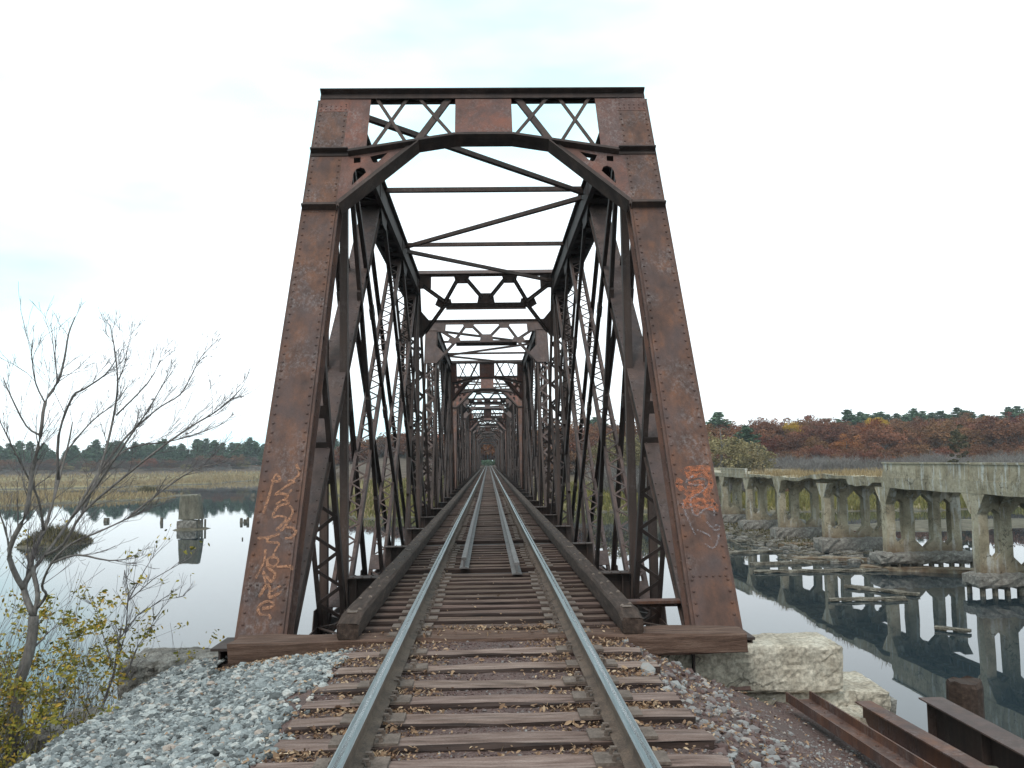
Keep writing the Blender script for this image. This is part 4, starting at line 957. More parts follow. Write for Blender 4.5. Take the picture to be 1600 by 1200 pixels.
tag(tufts('deck_weeds',x,y,z,RS.uniform(.1,.42,n)*(1+.5*np.sin(y*.9)),.05,M['reed'],lean=.3),'dead straw-coloured weeds growing on the broken trestle deck','weeds',kind='stuff')
# rubble and drowned timbers round the trestle
def debris(name,p,q,w,lbl,cat='log',seed=0,grp='floating timbers and planks by the trestle',mat='log',h=None):
    p=Vector(p);q=Vector(q);L=(q-p).length
    mb=wood(L,w,h or w*.35,seed,.04 if w>.3 else .02,max(6,int(L/.3)),.02)
    o=mb.build(name,M[mat]); o.location=(p+q)/2+Vector((0,0,.08)); o.rotation_euler.z=math.atan2(q.y-p.y,q.x-p.x); tag(o,lbl,cat,grp); return o
W=-5.52
debris('floating_log',(16.9,67.2,W),(22.2,68.2,W),.75,'long shell-crusted timber raft nearest the rusted truss, furthest from shore',seed=1)
debris('floating_log',(17.4,60.3,W),(22.6,60.6,W),.5,'crusted straight log in front of the rubble island',seed=2)
debris('floating_log',(16.4,56.2,W),(24.6,55.7,W),.45,'longest of the half-sunk logs, reaching towards the third column',seed=3)
debris('floating_log',(19.3,49.4,W),(21.6,45.9,W),.4,'grey plank with a dark square end floating by the crusted slab',seed=4)
debris('floating_log',(16.8,44.8,W),(20.6,44.6,W),.35,'thin log lying parallel below the grey plank',seed=5)
debris('broken_plank',(18.2,37.2,W),(19.2,36.3,W),.3,'small forked piece of driftwood alone on the black reflection',seed=6)
debris('broken_plank',(20.3,78,W),(22.6,74.4,W),.45,'slanting plank leaning in the mud by the far footings',seed=7)
debris('crusted_slab',(23.3,56.9,-5.45),(29.2,53.6,-5.45),1.5,'flat crusted slab sloping in the water under the tall columns','slab',8,'fallen concrete slabs','conc')
debris('crusted_slab',(20.9,61.9,-5.45),(25.6,61.2,-5.45),1.3,'fallen pale deck slab tilted on the rubble island','slab',9,'fallen concrete slabs','conc')
debris('crusted_slab',(23,72,-5.4),(26.5,70.6,-5.4),1.2,'broken pale slab lying on the mud at the fourth footing','slab',10,'fallen concrete slabs','conc')
rn=random.Random(77); mb=MB()
for k in range(300):
    y=rn.uniform(60,104); x=24.8+rn.gauss(0,2.2); 
    if x<19.5+rn.uniform(0,2) : continue
    s=rn.uniform(.15,.6); b=boulder(x,x+s*1.6,y,y+s*1.2,-5.75,-5.6+s*.5,k,.05,(3,3,2)); mb.add(b.v,b.f)
tag(mb.build('rubble',M['granite']),'broken stone and concrete rubble strewn round the trestle footings','rubble',kind='stuff')
mb=MB()
for k in range(120):
    y=rn.uniform(58,105); x=24.5+rn.gauss(0,2.4); a=rn.uniform(0,3.14); L=rn.uniform(.6,2.6); z=-5.5+rn.uniform(0,.15)
    mb.tube([(x,y,z),(x+L*math.cos(a),y+L*math.sin(a),z+rn.uniform(-.1,.45))],[.07,.04],5)
tag(mb.build('driftwood',M['log']),'tangle of driftwood sticks among the rubble','driftwood',kind='stuff')
n=3500; y=RS.uniform(60,112,n); x=25+RS.normal(0,3.2,n); z=zland(x,y); k=z>-5.55; x,y,z=x[k],y[k],z[k]
tag(tufts('mossy_weeds',x,y,z,RS.uniform(.08,.3,len(x)),.15,M['moss']),'olive moss and weeds on the mud round the footings','weeds',kind='stuff')

# lone pier and snags on the left
r=empty('ruined_pier',(-33.9,104.4,-5.4))
mb=MB(); vs=[]; lev=[(0.95,1.35,.95,.0),(1.0,1.32,.95,0),(2.3,1.2,.85,-.06),(3.6,1.05,.75,-.12),(3.68,.98,.7,-.12)]
for z,a,b_,dx in lev:
    for k in range(20):
        th=k*6.2832/20; cx=math.copysign(abs(math.cos(th))**.45,math.cos(th)); cy=math.copysign(abs(math.sin(th))**.45,math.sin(th)); vs.append((a*cx+dx+random.uniform(-.04,.04),b_*cy,z+random.uniform(-.05,.05)*(1 if z<3.6 else 2)))
mb.add(vs,[(i*20+k,i*20+(k+1)%20,(i+1)*20+(k+1)%20,(i+1)*20+k) for i in range(4) for k in range(20)]+[tuple(80+k for k in range(20)),tuple(range(20))[::-1]])
mb.build('pier_shaft',M['pale'],r)
mb=MB()
for k in range(26):
    a=random.uniform(0,6.28); d=random.uniform(.1,.95); x,y=d*1.2*math.cos(a),d*math.sin(a); s=random.uniform(.25,.5)
    b=boulder(x-s,x+s,y-s,y+s,-.3,.55+random.uniform(.1,.4),k,.06,(3,3,3)); mb.add(b.v,b.f)
mb.build('rubble_base',M['granite'],r)
mb=MB()
for x,y,t in((1.3,-.2,1.1),(1.55,.1,.9),(1.05,-.6,1.05),(-1.3,-.3,.6)): mb.box(x-.09,x+.09,y-.09,y+.09,-.4,t)
mb.build('timber_posts',M['log'],r)
tag(r,'lone leaning concrete pier on a rubble footing in open water','ruined pier')
for i,(x,y,s,lb) in enumerate(((-50.5,121.6,.5,'small dark stump cluster poking from the water far out beyond the weedy islet'),(-41.7,116.8,.6,'single dark stump left of the lone pier in the water'),(-30.6,114.5,.55,'pair of dark stumps just right of the lone pier'),(-23.9,88.8,.22,'tiny stump speck alone in the water near the graffiti post'),(-52.2,201.7,.8,'dark stump by the far reflection of the pines'))):
    mb=MB(); rn=random.Random(i)
    for k in range(1 if i in(1,3) else 4):
        a=rn.uniform(0,6); q=(math.cos(a)*s*.7,math.sin(a)*s*.7) if k else (0,0)
        mb.tube([(q[0],q[1],-.6),(q[0]+rn.uniform(-.1,.1),q[1],s*rn.uniform(.7,1.3))],[s*.42,s*.3],8)
    o=mb.build('stump',M['log']); o.location=(x,y,WATER); tag(o,lb,'stump','stumps standing in the river')
mb=MB(); mb.tube([(0,0,-.2),(1.1,.2,1.1)],[.07,.04],6); mb.tube([(0,0,.0),(1.0,-.2,-.1)],[.06,.03],6); mb.tube([(.4,0,.4),(1.2,.1,.35)],[.03,.015],5)
o=mb.build('forked_branch',M['log']); o.location=(-28.4,112,WATER); tag(o,'V-shaped forked snag floating beside the graffiti post edge','snag')

# ------------------------------------------------------------------ tree makers (each mesh shared by many copies)
def quads(C,size,flat=.5,aspect=1.0):
    """C (n,3) centres -> random-facing quads"""
    n=len(C); A=RS.normal(0,1,(n,3)); A[:,2]*=flat; A/=np.linalg.norm(A,axis=1)[:,None]
    B=RS.normal(0,1,(n,3)); B-=A*(A*B).sum(1)[:,None]; B/=np.linalg.norm(B,axis=1)[:,None]
    A=A*size[:,None]*aspect/2; B=B*size[:,None]/2
    V=np.stack([C-A,C-B*.8,C+A,C+B*.8],1).reshape(-1,3); return V,np.arange(4*n).reshape(-1,4)
def crown_round(R,H,zc,nc,per,leaf,seed,ragged=.35):
    r=np.random.RandomState(seed); pts=[]; at=[]
    for c in range(nc):
        u=r.normal(0,1,3); u/=np.linalg.norm(u); 
        if u[2]<-.6: u[2]*=-.6
        rad=r.uniform(.35,1.0)**.55; ctr=np.array([u[0]*R,u[1]*R,u[2]*H/2])*rad*(1+r.uniform(-ragged,ragged)*.6)+[0,0,zc]
        cr=r.uniform(.14,.27)*R; k=int(per*r.uniform(.6,1.4)); q=r.normal(0,1,(k,3)); q/=np.linalg.norm(q,axis=1)[:,None]; q*=(r.uniform(.3,1,k)**.5)[:,None]
        pts.append(ctr+q*[cr*1.25,cr*1.25,cr*.75]); at.append(np.clip(r.uniform(.1,.9)+r.normal(0,.13,k),0,1))
    return np.concatenate(pts),np.concatenate(at)
def oak_mesh(seed,R=5.0,H=8.8,zc=5.4,nc=70,per=62,leaf=.4):
    C,a=crown_round(R,H,zc,nc,per,leaf,seed); V,F=quads(C,RS.uniform(.6,1.3,len(C))*leaf); return V,F,a
def pine_mesh(seed,H=15,R=5.4,z0=2.2,leaf=.55,per=26):
    r=np.random.RandomState(seed); pts=[];at=[]; z=z0
    while z<H:
        t=(z-z0)/(H-z0); rad=R*(1-t)**.75*r.uniform(.6,1.1)+.35
        nb=r.randint(6,10)
        for b in range(nb):
            a=r.uniform(0,6.283); L=rad*r.uniform(.55,1.15); k=int(per*L/2.2)+5; s=r.uniform(.15,1,k)**.7
            x=np.cos(a)*s*L+r.normal(0,.26,k); y=np.sin(a)*s*L+r.normal(0,.26,k); zz=z+s*s*L*.28-.1*L+r.normal(0,.16,k)
            pts.append(np.stack([x,y,zz],1)); at.append(np.clip(r.uniform(.2,.7)+r.normal(0,.13,k)+.2*(s-.5),0,1))
        z+=r.uniform(.45,.95)
    C=np.concatenate(pts); V,F=quads(C,r.uniform(.6,1.3,len(C))*leaf,.35,1.5); return V,F,np.concatenate(at)
def twig_mesh(seed,H,W,n,w=.05,up=.75):
    """a bare thicket: many thin forking stems"""
    r=random.Random(seed); V=[];F=[];A=[]
    def stem(p,d,L,w_,dep):
        q=p+d*L; s=d.cross(Vector((r.uniform(-1,1),r.uniform(-1,1),0.1))).normalized()*w_/2
        o=len(V); V.extend([p-s,p+s,q+s*.6,q-s*.6]); F.append((o,o+1,o+2,o+3)); A.append(r.random())
        if dep>0:
            for k in range(r.choice((2,3,3))):
                dd=(d+Vector((r.gauss(0,.45),r.gauss(0,.45),r.gauss(.12,.25)))).normalized(); stem(p+d*L*r.uniform(.55,1),dd,L*r.uniform(.5,.8),w_*.65,dep-1)
    for k in range(n):
        x,y=r.gauss(0,W*.25),r.gauss(0,W*.25); stem(Vector((x,y,-.2)),Vector((x/W*.9+r.gauss(0,.15),y/W*.9+r.gauss(0,.15),up)).normalized(),H*.42*r.uniform(.6,1.1),w,3)
    return np.array([tuple(v) for v in V]),np.array(F),np.array(A)
def trunk_mesh(h,r0,mat,lean=.0,seed=0,limbs=5):
    rn=random.Random(seed); mb=MB(); pts=[(0,0,-.5),(lean*.3,0,h*.3),(lean+rn.uniform(-.2,.2),rn.uniform(-.2,.2),h*.7),(lean,0,h)]
    mb.tube(pts,[r0*1.2,r0,r0*.6,r0*.25],6)
    for k in range(limbs):
        z=h*rn.uniform(.4,.85); a=rn.uniform(0,6.28); L=h*rn.uniform(.2,.38); mb.tube([(lean*z/h,0,z),(math.cos(a)*L,math.sin(a)*L,z+L*.6)],[r0*.45,r0*.12],5)
    return mb.mesh('trunk',mat)
def proto(kind,crowns,trunk):
    return (kind,[np_mesh(kind+'_crown',V,F,m_,a) for (V,F,a),m_ in crowns],trunk)
def plant(name,crown_me,trunk_me,x,y,z,s,rz,lbl,cat,grp,part='crown'):
    e=empty(name,(x,y,z),rz); e.scale=(s[0],s[0],s[1]); link(part,crown_me,e)
    if trunk_me is not None: link('trunk',trunk_me,e)
    tag(e,lbl,cat,grp); return e
oakV=[oak_mesh(20+i) for i in range(5)]
OAK=[np_mesh('oak_crown',*oakV[i][:2],M['oak'],oakV[i][2]) for i in range(5)]
OAKR=[np_mesh('oak_crown',*oakV[i][:2],M['oakred'],oakV[i][2]) for i in range(2)]
OAKO=[np_mesh('oak_crown',*oakV[i][:2],M['orange'],oakV[i][2]) for i in range(2)]
GOLD=np_mesh('maple_crown',*oakV[3][:2],M['gold'],oakV[3][2])
thV=[oak_mesh(60+i,nc=50,per=40,leaf=.34) for i in range(3)]
BRN=[np_mesh('bare_crown',*thV[i][:2],M['brownt'],thV[i][2]) for i in range(3)]
pV=[pine_mesh(40+i) for i in range(4)]
PINE=[np_mesh('pine_crown',*pV[i][:2],M['pine'],pV[i][2]) for i in range(4)]
TRK=trunk_mesh(8.5,.22,M['bark']); PTRK=trunk_mesh(13.5,.25,M['bark'],limbs=0)
def gz(x,y): return float(zland(x,y))
rn=random.Random(5)
# right hillside: rows of oaks, individually placed
def clear(x,y): return abs(x)<9 and y<yend+12
cntO=0
for row,(yy,step) in enumerate(((204,6),(222,7),(240,7),(258,7),(276,7),(296,8))):
    x=14.0+rn.uniform(0,4)
    while x<yy*.66+6:
        X,Y=x+rn.uniform(-1.5,1.5),yy+rn.uniform(-5,5); s=rn.uniform(.82,1.12)
        if row==0 and rn.random()<.1: x+=step; continue
        u=rn.random()
        if u<.06 and row<3: me=OAKO[rn.randrange(2)]; lb='orange-leaved oak amid the rust-brown wood on the right shore'; 
        elif u<.12: me=OAKR[rn.randrange(2)]; lb='brick-red oak amid the rust-brown wood on the right shore'
        else: me=OAK[rn.randrange(5)]; lb='rust-brown oak in the packed autumn wood on the right shore'
        plant('oak_tree',me,TRK,X,Y,gz(X,Y)-(.6 if row else 1.6),(s,s*rn.uniform(.93,1.1)),rn.uniform(0,6.28),lb,'tree','autumn trees on the right shore'); x+=step*rn.uniform(.75,1.2)
# understorey fringe in front of the wood
for k in range(90):
    X=rn.uniform(12,145); Y=196+rn.uniform(-8,6); s=rn.uniform(.45,.65)
    plant('oak_shrub',OAK[rn.randrange(5)],None,X,Y,gz(X,Y)-1.4,(s*1.15,s),rn.uniform(0,6.28),'low rust-brown oak scrub at the foot of the autumn wood','shrub','oak scrub at the foot of the wood')
# pines on the skyline
import itertools
def at_px(x,Y): return (x-763)/1407*Y
for (px,Y,h) in ((1125,262,.98),(1332,300,1.04),(1352,305,1.0),(1375,303,.98),(1386,308,1.0),(1395,302,.92),(1437,305,1.06),(1450,300,1.0),(1466,306,.95),(1480,302,.98),(1508,302,1.06),(1522,306,1.0),(1530,303,.97),(1590,300,1.05),(1604,303,1.1),(930,330,1.05),(945,330,.95),(1410,305,.95),(1548,306,.9),(1090,300,.85),(1424,302,.9),(1362,300,.93),(1494,305,.9),(1342,304,.9),(1575,305,.85),(1458,309,.92)):
    X=at_px(px,Y); plant('pine_tree',PINE[rn.randrange(4)],PTRK,X,Y,gz(X,Y)-1.2,(h*1.3,h*.9),rn.uniform(0,6.28),'dark green pine rising above the rust-brown wood','pine','pines on the skyline of the right shore')
X,Y=at_px(1170,198),198; plant('pine_tree',PINE[1],PTRK,X,Y,gz(X,Y)-.3,(1.0,.66),0,'broad dark green pine standing in front of the autumn oaks above the far parapet','pine',None)
for (px,Y,s,zz) in ((1244,236,(.5,.5),6.2),(1378,252,(.6,.4),7.8)):
    X=at_px(px,Y); plant('maple_tree',GOLD,TRK,X,Y,gz(X,Y)+zz-1.5,s,1,'golden-leaved maple crown '+('over the broken trestle deck' if px<1300 else 'below the skyline pines'),'tree',None)
# willow, bushes, thicket between wood and trestle
wV=oak_mesh(80,R=4.2,H=7.0,zc=4.4,nc=60,per=55,leaf=.32); WIL=np_mesh('willow_crown',*wV[:2],M['willow'],wV[2])
for px,Y,s in((1128,158,1.05),(1158,162,.9),(1185,165,.7),(1075,168,1.1),(1040,175,1.15),(1010,172,.95),(985,178,1.1),(952,180,.9)):
    X=at_px(px,Y); plant('willow_tree',WIL,TRK,X,Y,gz(X,Y)-.3,(s*1.15,s*1.12),rn.uniform(0,6),'pale olive willow at the marsh edge '+('above the far parapet' if px>1100 else 'seen through the truss members'),'tree','pale willows at the marsh edge')
gV=[twig_mesh(i,4.6,6,60,.11) for i in range(3)]; GRY=[np_mesh('thicket_stems',*g_[:2],M['grey'],g_[2]) for g_ in gV]
for k in range(150):
    px=rn.uniform(930,1630); Y=rn.uniform(136,192); X=at_px(px,Y); s=rn.uniform(.75,1.15)
    plant('grey_thicket',GRY[k%3],None,X,Y,gz(X,Y),(s*1.1,s*(.75+.2*(Y>165))),rn.uniform(0,6),'grey leafless thicket on the marsh behind the trestle','shrub','leafless thickets behind the trestle','stems')
ygV=oak_mesh(91,R=3,H=2.6,zc=1.2,nc=40,per=50,leaf=.25)
YG=np_mesh('bush_crown',*ygV[:2],M['willow'],ygV[2]); RB=np_mesh('bush_crown',*ygV[:2],M['oakred'],ygV[2])
X,Y=at_px(1288,140),140; plant('low_bush',YG,None,X,Y,gz(X,Y)+.4,(1.1,1.0),0,'olive-yellow rounded bush behind the broken trestle deck','shrub',None)
X,Y=at_px(1230,130),130; plant('low_bush',RB,None,X,Y,gz(X,Y)+.9,(.35,.6),0,'small bright red bush behind the broken trestle deck','shrub',None)
X,Y=at_px(1507,158),158; cV=oak_mesh(95,R=1.5,H=7.5,zc=3.9,nc=60,per=45,leaf=.28); plant('juniper_tree',np_mesh('juniper_crown',*cV[:2],M['moss'],cV[2]),None,X,Y,gz(X,Y),(1.15,1.35),0,'narrow olive-green juniper column behind the long parapet','tree',None)
for px,Y in((1362,140),(1528,150),(1535,152),(1300,150)):
    X=at_px(px,Y); mb=MB(); mb.tube([(0,0,-.3),(.15,0,2.2),(-.1,0,4.6)],[.09,.07,.03],6)
    for k in range(9): z=1.8+k*.3; a=rn.uniform(0,6.28); mb.tube([(.05,0,z),(math.cos(a)*.8,math.sin(a)*.8,z+.9)],[.025,.008],4)
    o=mb.build('bare_birch',M['pale']); o.location=(X,Y,gz(X,Y)); tag(o,'slender pale-stemmed bare birch '+{1362:'left of the long parapet end',1528:'directly beside the juniper',1535:'a little right of the juniper',1300:'behind the olive-yellow bush'}[px],'tree','bare birches')
# left shore wood behind the truss, and the far wood
for k in range(100):
    Y=rn.uniform(262,345); X=-rn.uniform(9,.0)*0-rn.uniform(14,.235*Y+6); s=rn.uniform(.75,1.05)
    if gz(X,Y)<-3.2: continue
    u=rn.random(); me=BRN[k%3] if u<.35 else OAK[rn.randrange(5)]
    plant('oak_tree',me,TRK,X,Y,gz(X,Y)-1.6,(s,s*.85),rn.uniform(0,6),('leafless brown tree' if u<.35 else 'dull rust-brown oak')+' in the wood behind the left truss','tree','trees behind the left truss')
for k in range(24):
    a=k/16*6.28; X=rn.uniform(-13,13); Y=rn.uniform(yend+22,yend+44); s=rn.uniform(.9,1.1)
    plant('oak_tree',(OAKO+OAKR)[rn.randrange(4)],TRK,X,Y,-1.8,(s*1.2,s*1.35),rn.uniform(0,6),'orange-red tree closing the view at the far end of the tracks','tree','orange-red trees at the far end of the tracks')
for k in range(5): plant('low_bush',np_mesh('bush_crown',*ygV[:2],M['pine'],ygV[2]) if k==0 else BSH,None,-5+k*2.5,yend+15,-.7,(.8,1.1),k,'dark green bush where the tracks end from view','shrub','green bushes at the end of the tracks') if k==0 and not globals().__setitem__('BSH',np_mesh('bush_crown',*ygV[:2],M['pine'],ygV[2])) or k>0 else None
for row,(yy,n_) in enumerate(((492,64),(505,64),(522,64),(545,60))):
    for k in range(n_):
        X=-40-k*5.6-rn.uniform(0,5); Y=yy+rn.uniform(-9,9); 
        far_brown=(row==0 and rn.random()<.8)
        if far_brown: s=rn.uniform(.75,1.0); plant('bare_tree',BRN[k%3] if k%2 else OAK[k%5],TRK,X,Y-6,gz(X,Y)-1.5,(s,s*.8),rn.uniform(0,6),'dull brown tree low before the far pine wood','tree','brown trees before the far pine wood')
        else: s=rn.uniform(.82,1.25); plant('pine_tree',PINE[rn.randrange(4)],PTRK,X,Y,gz(X,Y)-1.5,(s*1.25,s*rn.uniform(.8,.98)),rn.uniform(0,6),'dark green pine in the far wood across the marsh','pine','pines of the far wood across the marsh')
for k in range(130):
    X=-45-rn.uniform(0,300); Y=478+rn.uniform(-8,8); s=rn.uniform(.35,.6)
    plant('marsh_shrub',(BRN+GRY)[rn.randrange(6)] if rn.random()<.8 else WIL,None,X,Y,gz(X,Y)-.5,(s*1.6,s*1.1),rn.uniform(0,6),'brownish shrub along the foot of the far pine wood','shrub','shrubs at the foot of the far wood')
# marsh grass: thick along the shores
def grass(name,n,fx,fy,h,w,mat,lbl,zlo=-5.52,zhi=-2.0,edge=None):
    x=fx(n); y=fy(n); z=zland(x,y); k=(z>zlo)&(z<zhi)
    if edge: k&=(z<edge)|(RS.uniform(0,1,n)<.35)
    x,y,z=x[k],y[k],z[k]; m_=len(x); hh=RS.uniform(h[0],h[1],m_)*(.75+.35*np.clip(snoise(x,y,.25,4),-1,1))
    tag(tufts(name,x,y,z,hh,w,M[mat],lean=.18),lbl,'marsh grass',kind='stuff')
grass('marsh_grass',60000,lambda n:RS.uniform(-140,-14,n),lambda n:RS.uniform(110,440,n),(.5,1.25),.35,'reed','tan marsh grass along the far left shore')
grass('marsh_grass',26000,lambda n:RS.uniform(-360,-100,n),lambda n:RS.uniform(160,470,n),(.7,1.5),.7,'reed','tan marsh grass in the flats under the far pine wood')
grass('bank_grass',50000,lambda n:RS.uniform(8,110,n),lambda n:RS.uniform(104,160,n),(.4,1.2),.28,'greenreed','yellow-green grass on the bank behind the trestle')
grass('bank_grass',14000,lambda n:RS.uniform(-32,-5,n),lambda n:RS.uniform(112,185,n),(.4,1.1),.25,'greenreed','yellow-green grass on the bank left of the bridge')
n=2600; a=RS.uniform(0,6.28,n); d=RS.uniform(0,1,n)**.5*3.0; x=-41.2+np.cos(a)*d; y=87.7+np.sin(a)*d*1.4; z=zland(x,y); k=z>-5.58
tag(tufts('islet_weeds',x[k],y[k],z[k],RS.uniform(.3,1.25,k.sum())*(1.1-d[k]/3.4),.09,M['moss'],lean=.35),'shaggy brown and olive weeds covering the small islet','weeds',kind='stuff')
n=420; a=RS.uniform(0,6.28,n); d=RS.uniform(0,1,n)**.5*2.0; x=-82.7+np.cos(a)*d; y=222+np.sin(a)*d; z=zland(x,y)
tag(tufts('reed_clump',x,y,z,RS.uniform(.8,2.0,n),.22,M['moss'],lean=.2),'dark reed clump alone in the water before the far marsh','reeds',kind='stuff')

# little white house glimpsed through the truss
r=empty('white_house',(25.5,262,gz(25.5,262)-.2),.3); mb=MB(); mb.box(-3.5,3.5,-2.5,2.5,0,2.7); M['white']=simple('white_clapboard',[(.3,(.55,.55,.53)),(.7,(.7,.7,.68))],scale=2,bs=0); mb.build('wall',M['white'],r)
mb=MB(); mb.add([(-3.8,-2.9,2.6),(3.8,-2.9,2.6),(3.8,0,4.4),(-3.8,0,4.4),(3.8,2.9,2.6),(-3.8,2.9,2.6)],[(0,1,2,3),(3,2,4,5),(0,3,5),(1,4,2)]); mb.build('roof',M['dark'],r)
for x in(-2,1.6):
    mb=MB(); mb.box(x-.4,x+.4,-2.53,-2.502,.9,2.1); mb.build('window',M['shaded'],r)
tag(r,'small white house glimpsed among trees through the truss members','house')

# ------------------------------------------------------------------ leafless tree on the near bank
rn=random.Random(21)
def twigs(mb,p,d,L,r0,dep,up=.25,leafpts=None):
    n=3; pts=[p]; q=p; dd=d.copy(); rad=[r0]
    for i in range(n):
        dd=(dd+Vector((rn.gauss(.01,.1),rn.gauss(0,.1),rn.gauss(.05,.08)))).normalized(); q=q+dd*(L/n); pts.append(q); rad.append(max(r0*(1-(i+1)/n*.65),.0014))
    mb.tube(pts,rad,5 if r0>.006 else 4)
    if dep<=0:
        if leafpts is not None and rn.random()<.5: leafpts.append(tuple(q))
        return
    for k in range(rn.choice((2,2,3))):
        t=rn.uniform(.25,1); i=min(int(t*n),n-1); b=pts[i].lerp(pts[i+1],t*n-i)
        nd=(dd+Vector((rn.gauss(0,.36),rn.gauss(0,.36),rn.gauss(up,.3)))).normalized()
        twigs(mb,b,nd,L*rn.uniform(.45,.75),rad[i]*.6,dep-1,up,leafpts)
RAD=[(.05,.042),(.03,.005),(.026,.004),(.022,.018),(.014,.003),(.015,.003),(.014,.003),(.014,.004),(.014,.003),(.013,.003),(.012,.003),(.013,.003),(.012,.003),(.01,.003),(.011,.003),(.012,.003),(.005,.002),(.009,.003),(.008,.003),(.007,.003),(.006,.002)]
tb=MB(); tw=MB(); lp=[]
for li,(pts,(r0,r1)) in enumerate(zip(LIMBS,RAD)):
    pts=[Vector(p) for p in pts]; n=len(pts); fine=[];rad=[]
    for i in range(n-1):
        for k in range(3):
            t=k/3; a,b,c,d=pts[max(i-1,0)],pts[i],pts[i+1],pts[min(i+2,n-1)]
            fine.append(.5*((2*b)+(c-a)*t+(2*a-5*b+4*c-d)*t*t+(3*b-a-3*c+d)*t**3)); rad.append(r0+(r1-r0)*(i+t)/(n-1))
    fine.append(pts[-1]); rad.append(r1)
    if li==0: fine.insert(0,fine[0]-Vector((0,0,1.2))); rad.insert(0,.07)
    tb.tube(fine,rad,9 if r0>.02 else 6)
    L=sum((fine[i+1]-fine[i]).length for i in range(len(fine)-1)); m_=int(L*10) if li>0 else 2
    for k in range(m_):
        t=rn.uniform(.18,1)*(len(fine)-1); i=min(int(t),len(fine)-2); p=fine[i].lerp(fine[i+1],t-i); d=(fine[i+1]-fine[i]).normalized()
        nd=(d*1.1+Vector((rn.gauss(.08,.38),rn.gauss(0,.38),rn.gauss(.1,.3)))).normalized()
        twigs(tw,p,nd,rn.uniform(.2,.58)*(1.1-.8*t/(len(fine)-1)),max(rad[i]*.3,.0026),2 if rn.random()<.85 else 1,.12,lp)
r=empty('bare_tree',LIMBS[0][0]); o3=Vector(LIMBS[0][0])
for mb_,nm,mt in((tb,'trunk','bark'),(tw,'twigs','twig')):
    mb_.v=[(x-o3.x,y-o3.y,z-o3.z) for x,y,z in mb_.v]; mb_.build(nm,M[mt],r,True)
lp=np.array([p for p in lp if rn.random()<.012])-np.array(tuple(o3))
link('withered_leaves',leaves('withered_leaves',lp,np.full(len(lp),.02),M['twig'],1.2),r)
tag(r,'leafless grey tree with wind-swept twigs leaning over the water beside the gravel','tree')
# yellow-leaved sapling and shrubs
def shrub(name,lbl,base,stems,H,spread,nleaf,seed,mat='yleaf',lsz=.018,lean=(0,0),custom=None,grp=None,depth=2,sr=.008):
    global rn
    rn=random.Random(seed); mb=MB(); tips=[]; b0=Vector(base)
    if custom:
        for ci,pts in enumerate(custom):
            pts=[Vector(p)-b0 for p in pts]; mb.tube(pts,[(.013 if ci==0 else .007)*(1-.8*i/(len(pts)-1)) for i in range(len(pts))],6)
            for i in range(len(pts)-1):
                for k in range(4): 
                    p=pts[i].lerp(pts[i+1],rn.random()); d=(pts[i+1]-pts[i]).normalized(); twigs(mb,p,(d+Vector((rn.gauss(0,.5),rn.gauss(0,.5),rn.gauss(.2,.3)))).normalized(),rn.uniform(.1,.32),.0035,1,.25,tips)
    for k in range(stems):
        a=rn.uniform(0,6.28); d=Vector((math.cos(a)*spread+lean[0],math.sin(a)*spread+lean[1],1)).normalized()
        twigs(mb,Vector((rn.gauss(0,.12),rn.gauss(0,.12),-.2)),d,H*rn.uniform(.5,.8),sr,depth,.15,tips)
    r=empty(name,base); mb.build('stems',M['twig'],r)
    if nleaf and tips:
        T=np.array(tips); idx=RS.randint(0,len(T),nleaf); P2=T[idx]+RS.normal(0,.022 if custom else .042,(nleaf,3)); link('leaves',leaves('leaves',P2,np.clip(np.exp(RS.normal(math.log(lsz),.3,nleaf)),0,lsz*1.7),M[mat],1.1),r)
    tag(r,lbl,'shrub',grp); return r
shrub('sapling','slim sapling with a few yellow leaves by the granite block at the gravel top',SAP[0][0],0,0,0,150,31,custom=SAP,lsz=.022)
bs=[(-4.05,7.6,-1.55,1.15),(-4.5,8.3,-1.9,1.5),(-4.95,7.7,-2.1,1.5),(-5.3,8.8,-2.4,1.9),(-4.3,6.9,-1.75,1.1),(-4.0,9.3,-1.6,1.1),(-5.9,9.4,-2.9,2.1),(-4.75,9.9,-2.2,1.5)]
lbs=['yellow-green shrub nearest the gravel edge','yellow and olive shrub behind the tree trunk','orange-tinged shrub left of the tree trunk','tall thin shrub with orange leaves by the photo edge','low dense shrub below the tree trunk','small yellow shrub behind the flat granite blocks','grey-stemmed shrub with few leaves furthest down the bank','olive shrub between the sapling and the tree trunk']
for i,((x,y,z,h),lb) in enumerate(zip(bs,lbs)):
    shrub('leafy_shrub',lb,(x,y,z),24,h*1.55,.5,[2600,2900,2600,1500,2600,1000,500,1700][i],50+i,grp='shrubs on the near bank',lsz=.02)
for i,(x,y,z,h,lb) in enumerate(((-4.55,7.2,-1.7,2.3,'grey leafless brush around the bare tree trunk'),(-5.2,8.2,-2.2,2.8,'grey leafless brush behind the yellow shrubs'),(-6.4,9.2,-3.1,3.4,'grey leafless brush lowest on the bank'))):
    shrub('bare_brush',lb,(x,y,z),16,h,.42,0,80+i,grp='leafless brush on the near bank',depth=3,sr=.007)
n=9000; x=-RS.uniform(3.45,8,n); y=RS.uniform(4,10.5,n); z=zland(x,y); k=(z>-5)&((y<8.3)|(x<-4.2))
tag(tufts('bank_undergrowth',x[k],y[k],z[k],RS.uniform(.08,.3,k.sum()),.014,M['moss'],lean=.6),'brown and olive undergrowth covering the near bank','undergrowth',kind='stuff')

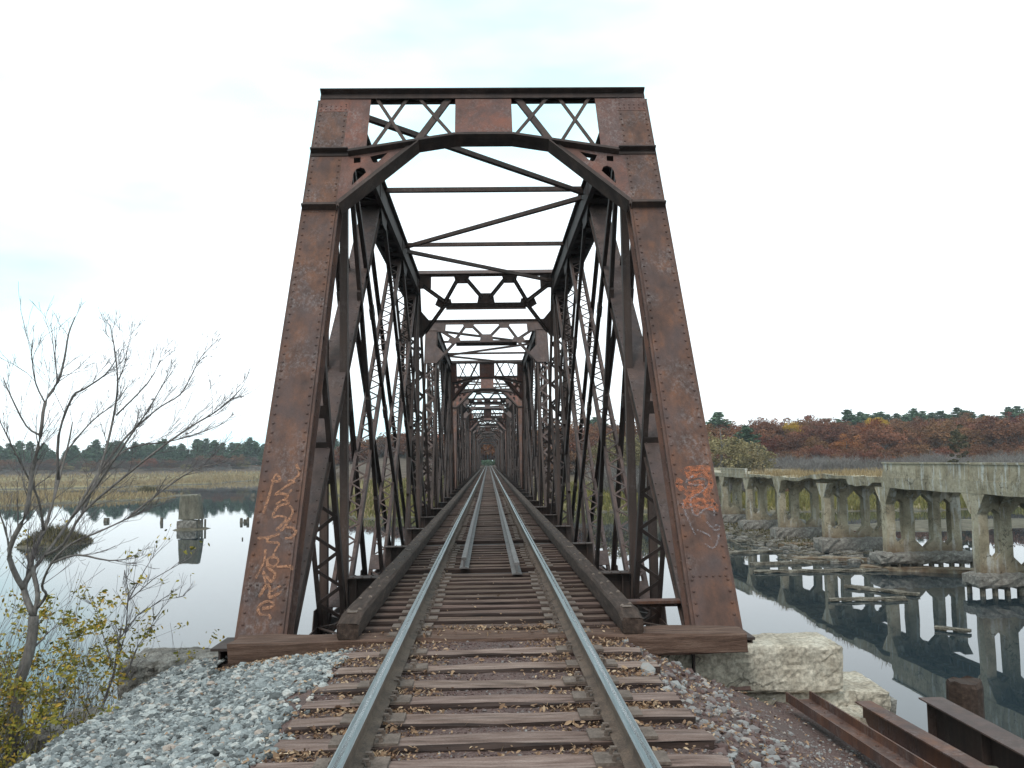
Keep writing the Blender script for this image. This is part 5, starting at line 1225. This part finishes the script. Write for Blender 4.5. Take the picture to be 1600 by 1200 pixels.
# ------------------------------------------------------------------ sky, sun, camera
w=bpy.data.worlds.new('World'); SC.world=w; w.use_nodes=True; nt=w.node_tree; bg=nt.nodes['Background']
sky=nt.nodes.new('ShaderNodeTexSky'); sky.sky_type='NISHITA'; sky.sun_disc=False
SEL,SAZ=math.radians(48),math.radians(205)
sky.sun_elevation=SEL; sky.sun_rotation=SAZ
tc=nt.nodes.new('ShaderNodeTexCoord')
n1=noise(nt,1.3,5,.5,stretch=(1,1,3),src=tc.outputs['Generated'])
r_=ramp(nt,[(.43,(8.9,13.8,14.9)),(.56,(14.6,15.9,16.5)),(.7,(15.1,16.0,16.6))]); nt.links.new(n1,r_.inputs[0])
c=mixc(nt,.9,sky.outputs[0],r_.outputs[0]); nt.links.new(c,bg.inputs['Color']); bg.inputs['Strength'].default_value=.1
L=bpy.data.lights.new('Sun','SUN'); L.energy=1.35; L.angle=math.radians(14); L.color=(1,.93,.85); lo=bpy.data.objects.new('Sun',L); COL.objects.link(lo)
sd=Vector((math.sin(SAZ)*math.cos(SEL),math.cos(SAZ)*math.cos(SEL),math.sin(SEL))); lo.rotation_euler=sd.to_track_quat('Z','Y').to_euler()
cam=bpy.data.cameras.new('Camera'); co=bpy.data.objects.new('Camera',cam); COL.objects.link(co); SC.camera=co
yaw,pit,roll=.0277,.0845,.0160
fw=Vector((math.sin(yaw)*math.cos(pit),math.cos(yaw)*math.cos(pit),math.sin(pit))); r0=Vector((math.cos(yaw),-math.sin(yaw),0)); u0=r0.cross(fw)
rt=r0*math.cos(roll)-u0*math.sin(roll); up=r0*math.sin(roll)+u0*math.cos(roll)
mt=Matrix((rt,up,-fw)).transposed().to_4x4(); mt.translation=Vector((0,0,1.63)); co.matrix_world=mt
cam.sensor_width=36; cam.lens=1406.6/1600*36; cam.clip_end=4000; cam.clip_start=.05
SC.view_settings.view_transform='Standard'; SC.view_settings.look='None'; SC.view_settings.exposure=0; SC.view_settings.gamma=1
hz=MB(); hz.box(-720,720,-70,760,-9.5,26); hm=bpy.data.materials.new('thin_haze'); hm.use_nodes=True; hn=hm.node_tree; hn.nodes.remove(hn.nodes['Principled BSDF'])
pv=hn.nodes.new('ShaderNodeVolumePrincipled'); pv.inputs['Color'].default_value=(.9,.95,1,1); pv.inputs['Density'].default_value=.00022; hn.links.new(pv.outputs[0],hn.nodes['Material Output'].inputs['Volume'])
tag(hz.build('haze',hm),'thin pale autumn haze over the river and marsh','haze',kind='stuff')
SC.cycles.max_bounces=6; SC.cycles.use_denoising=True
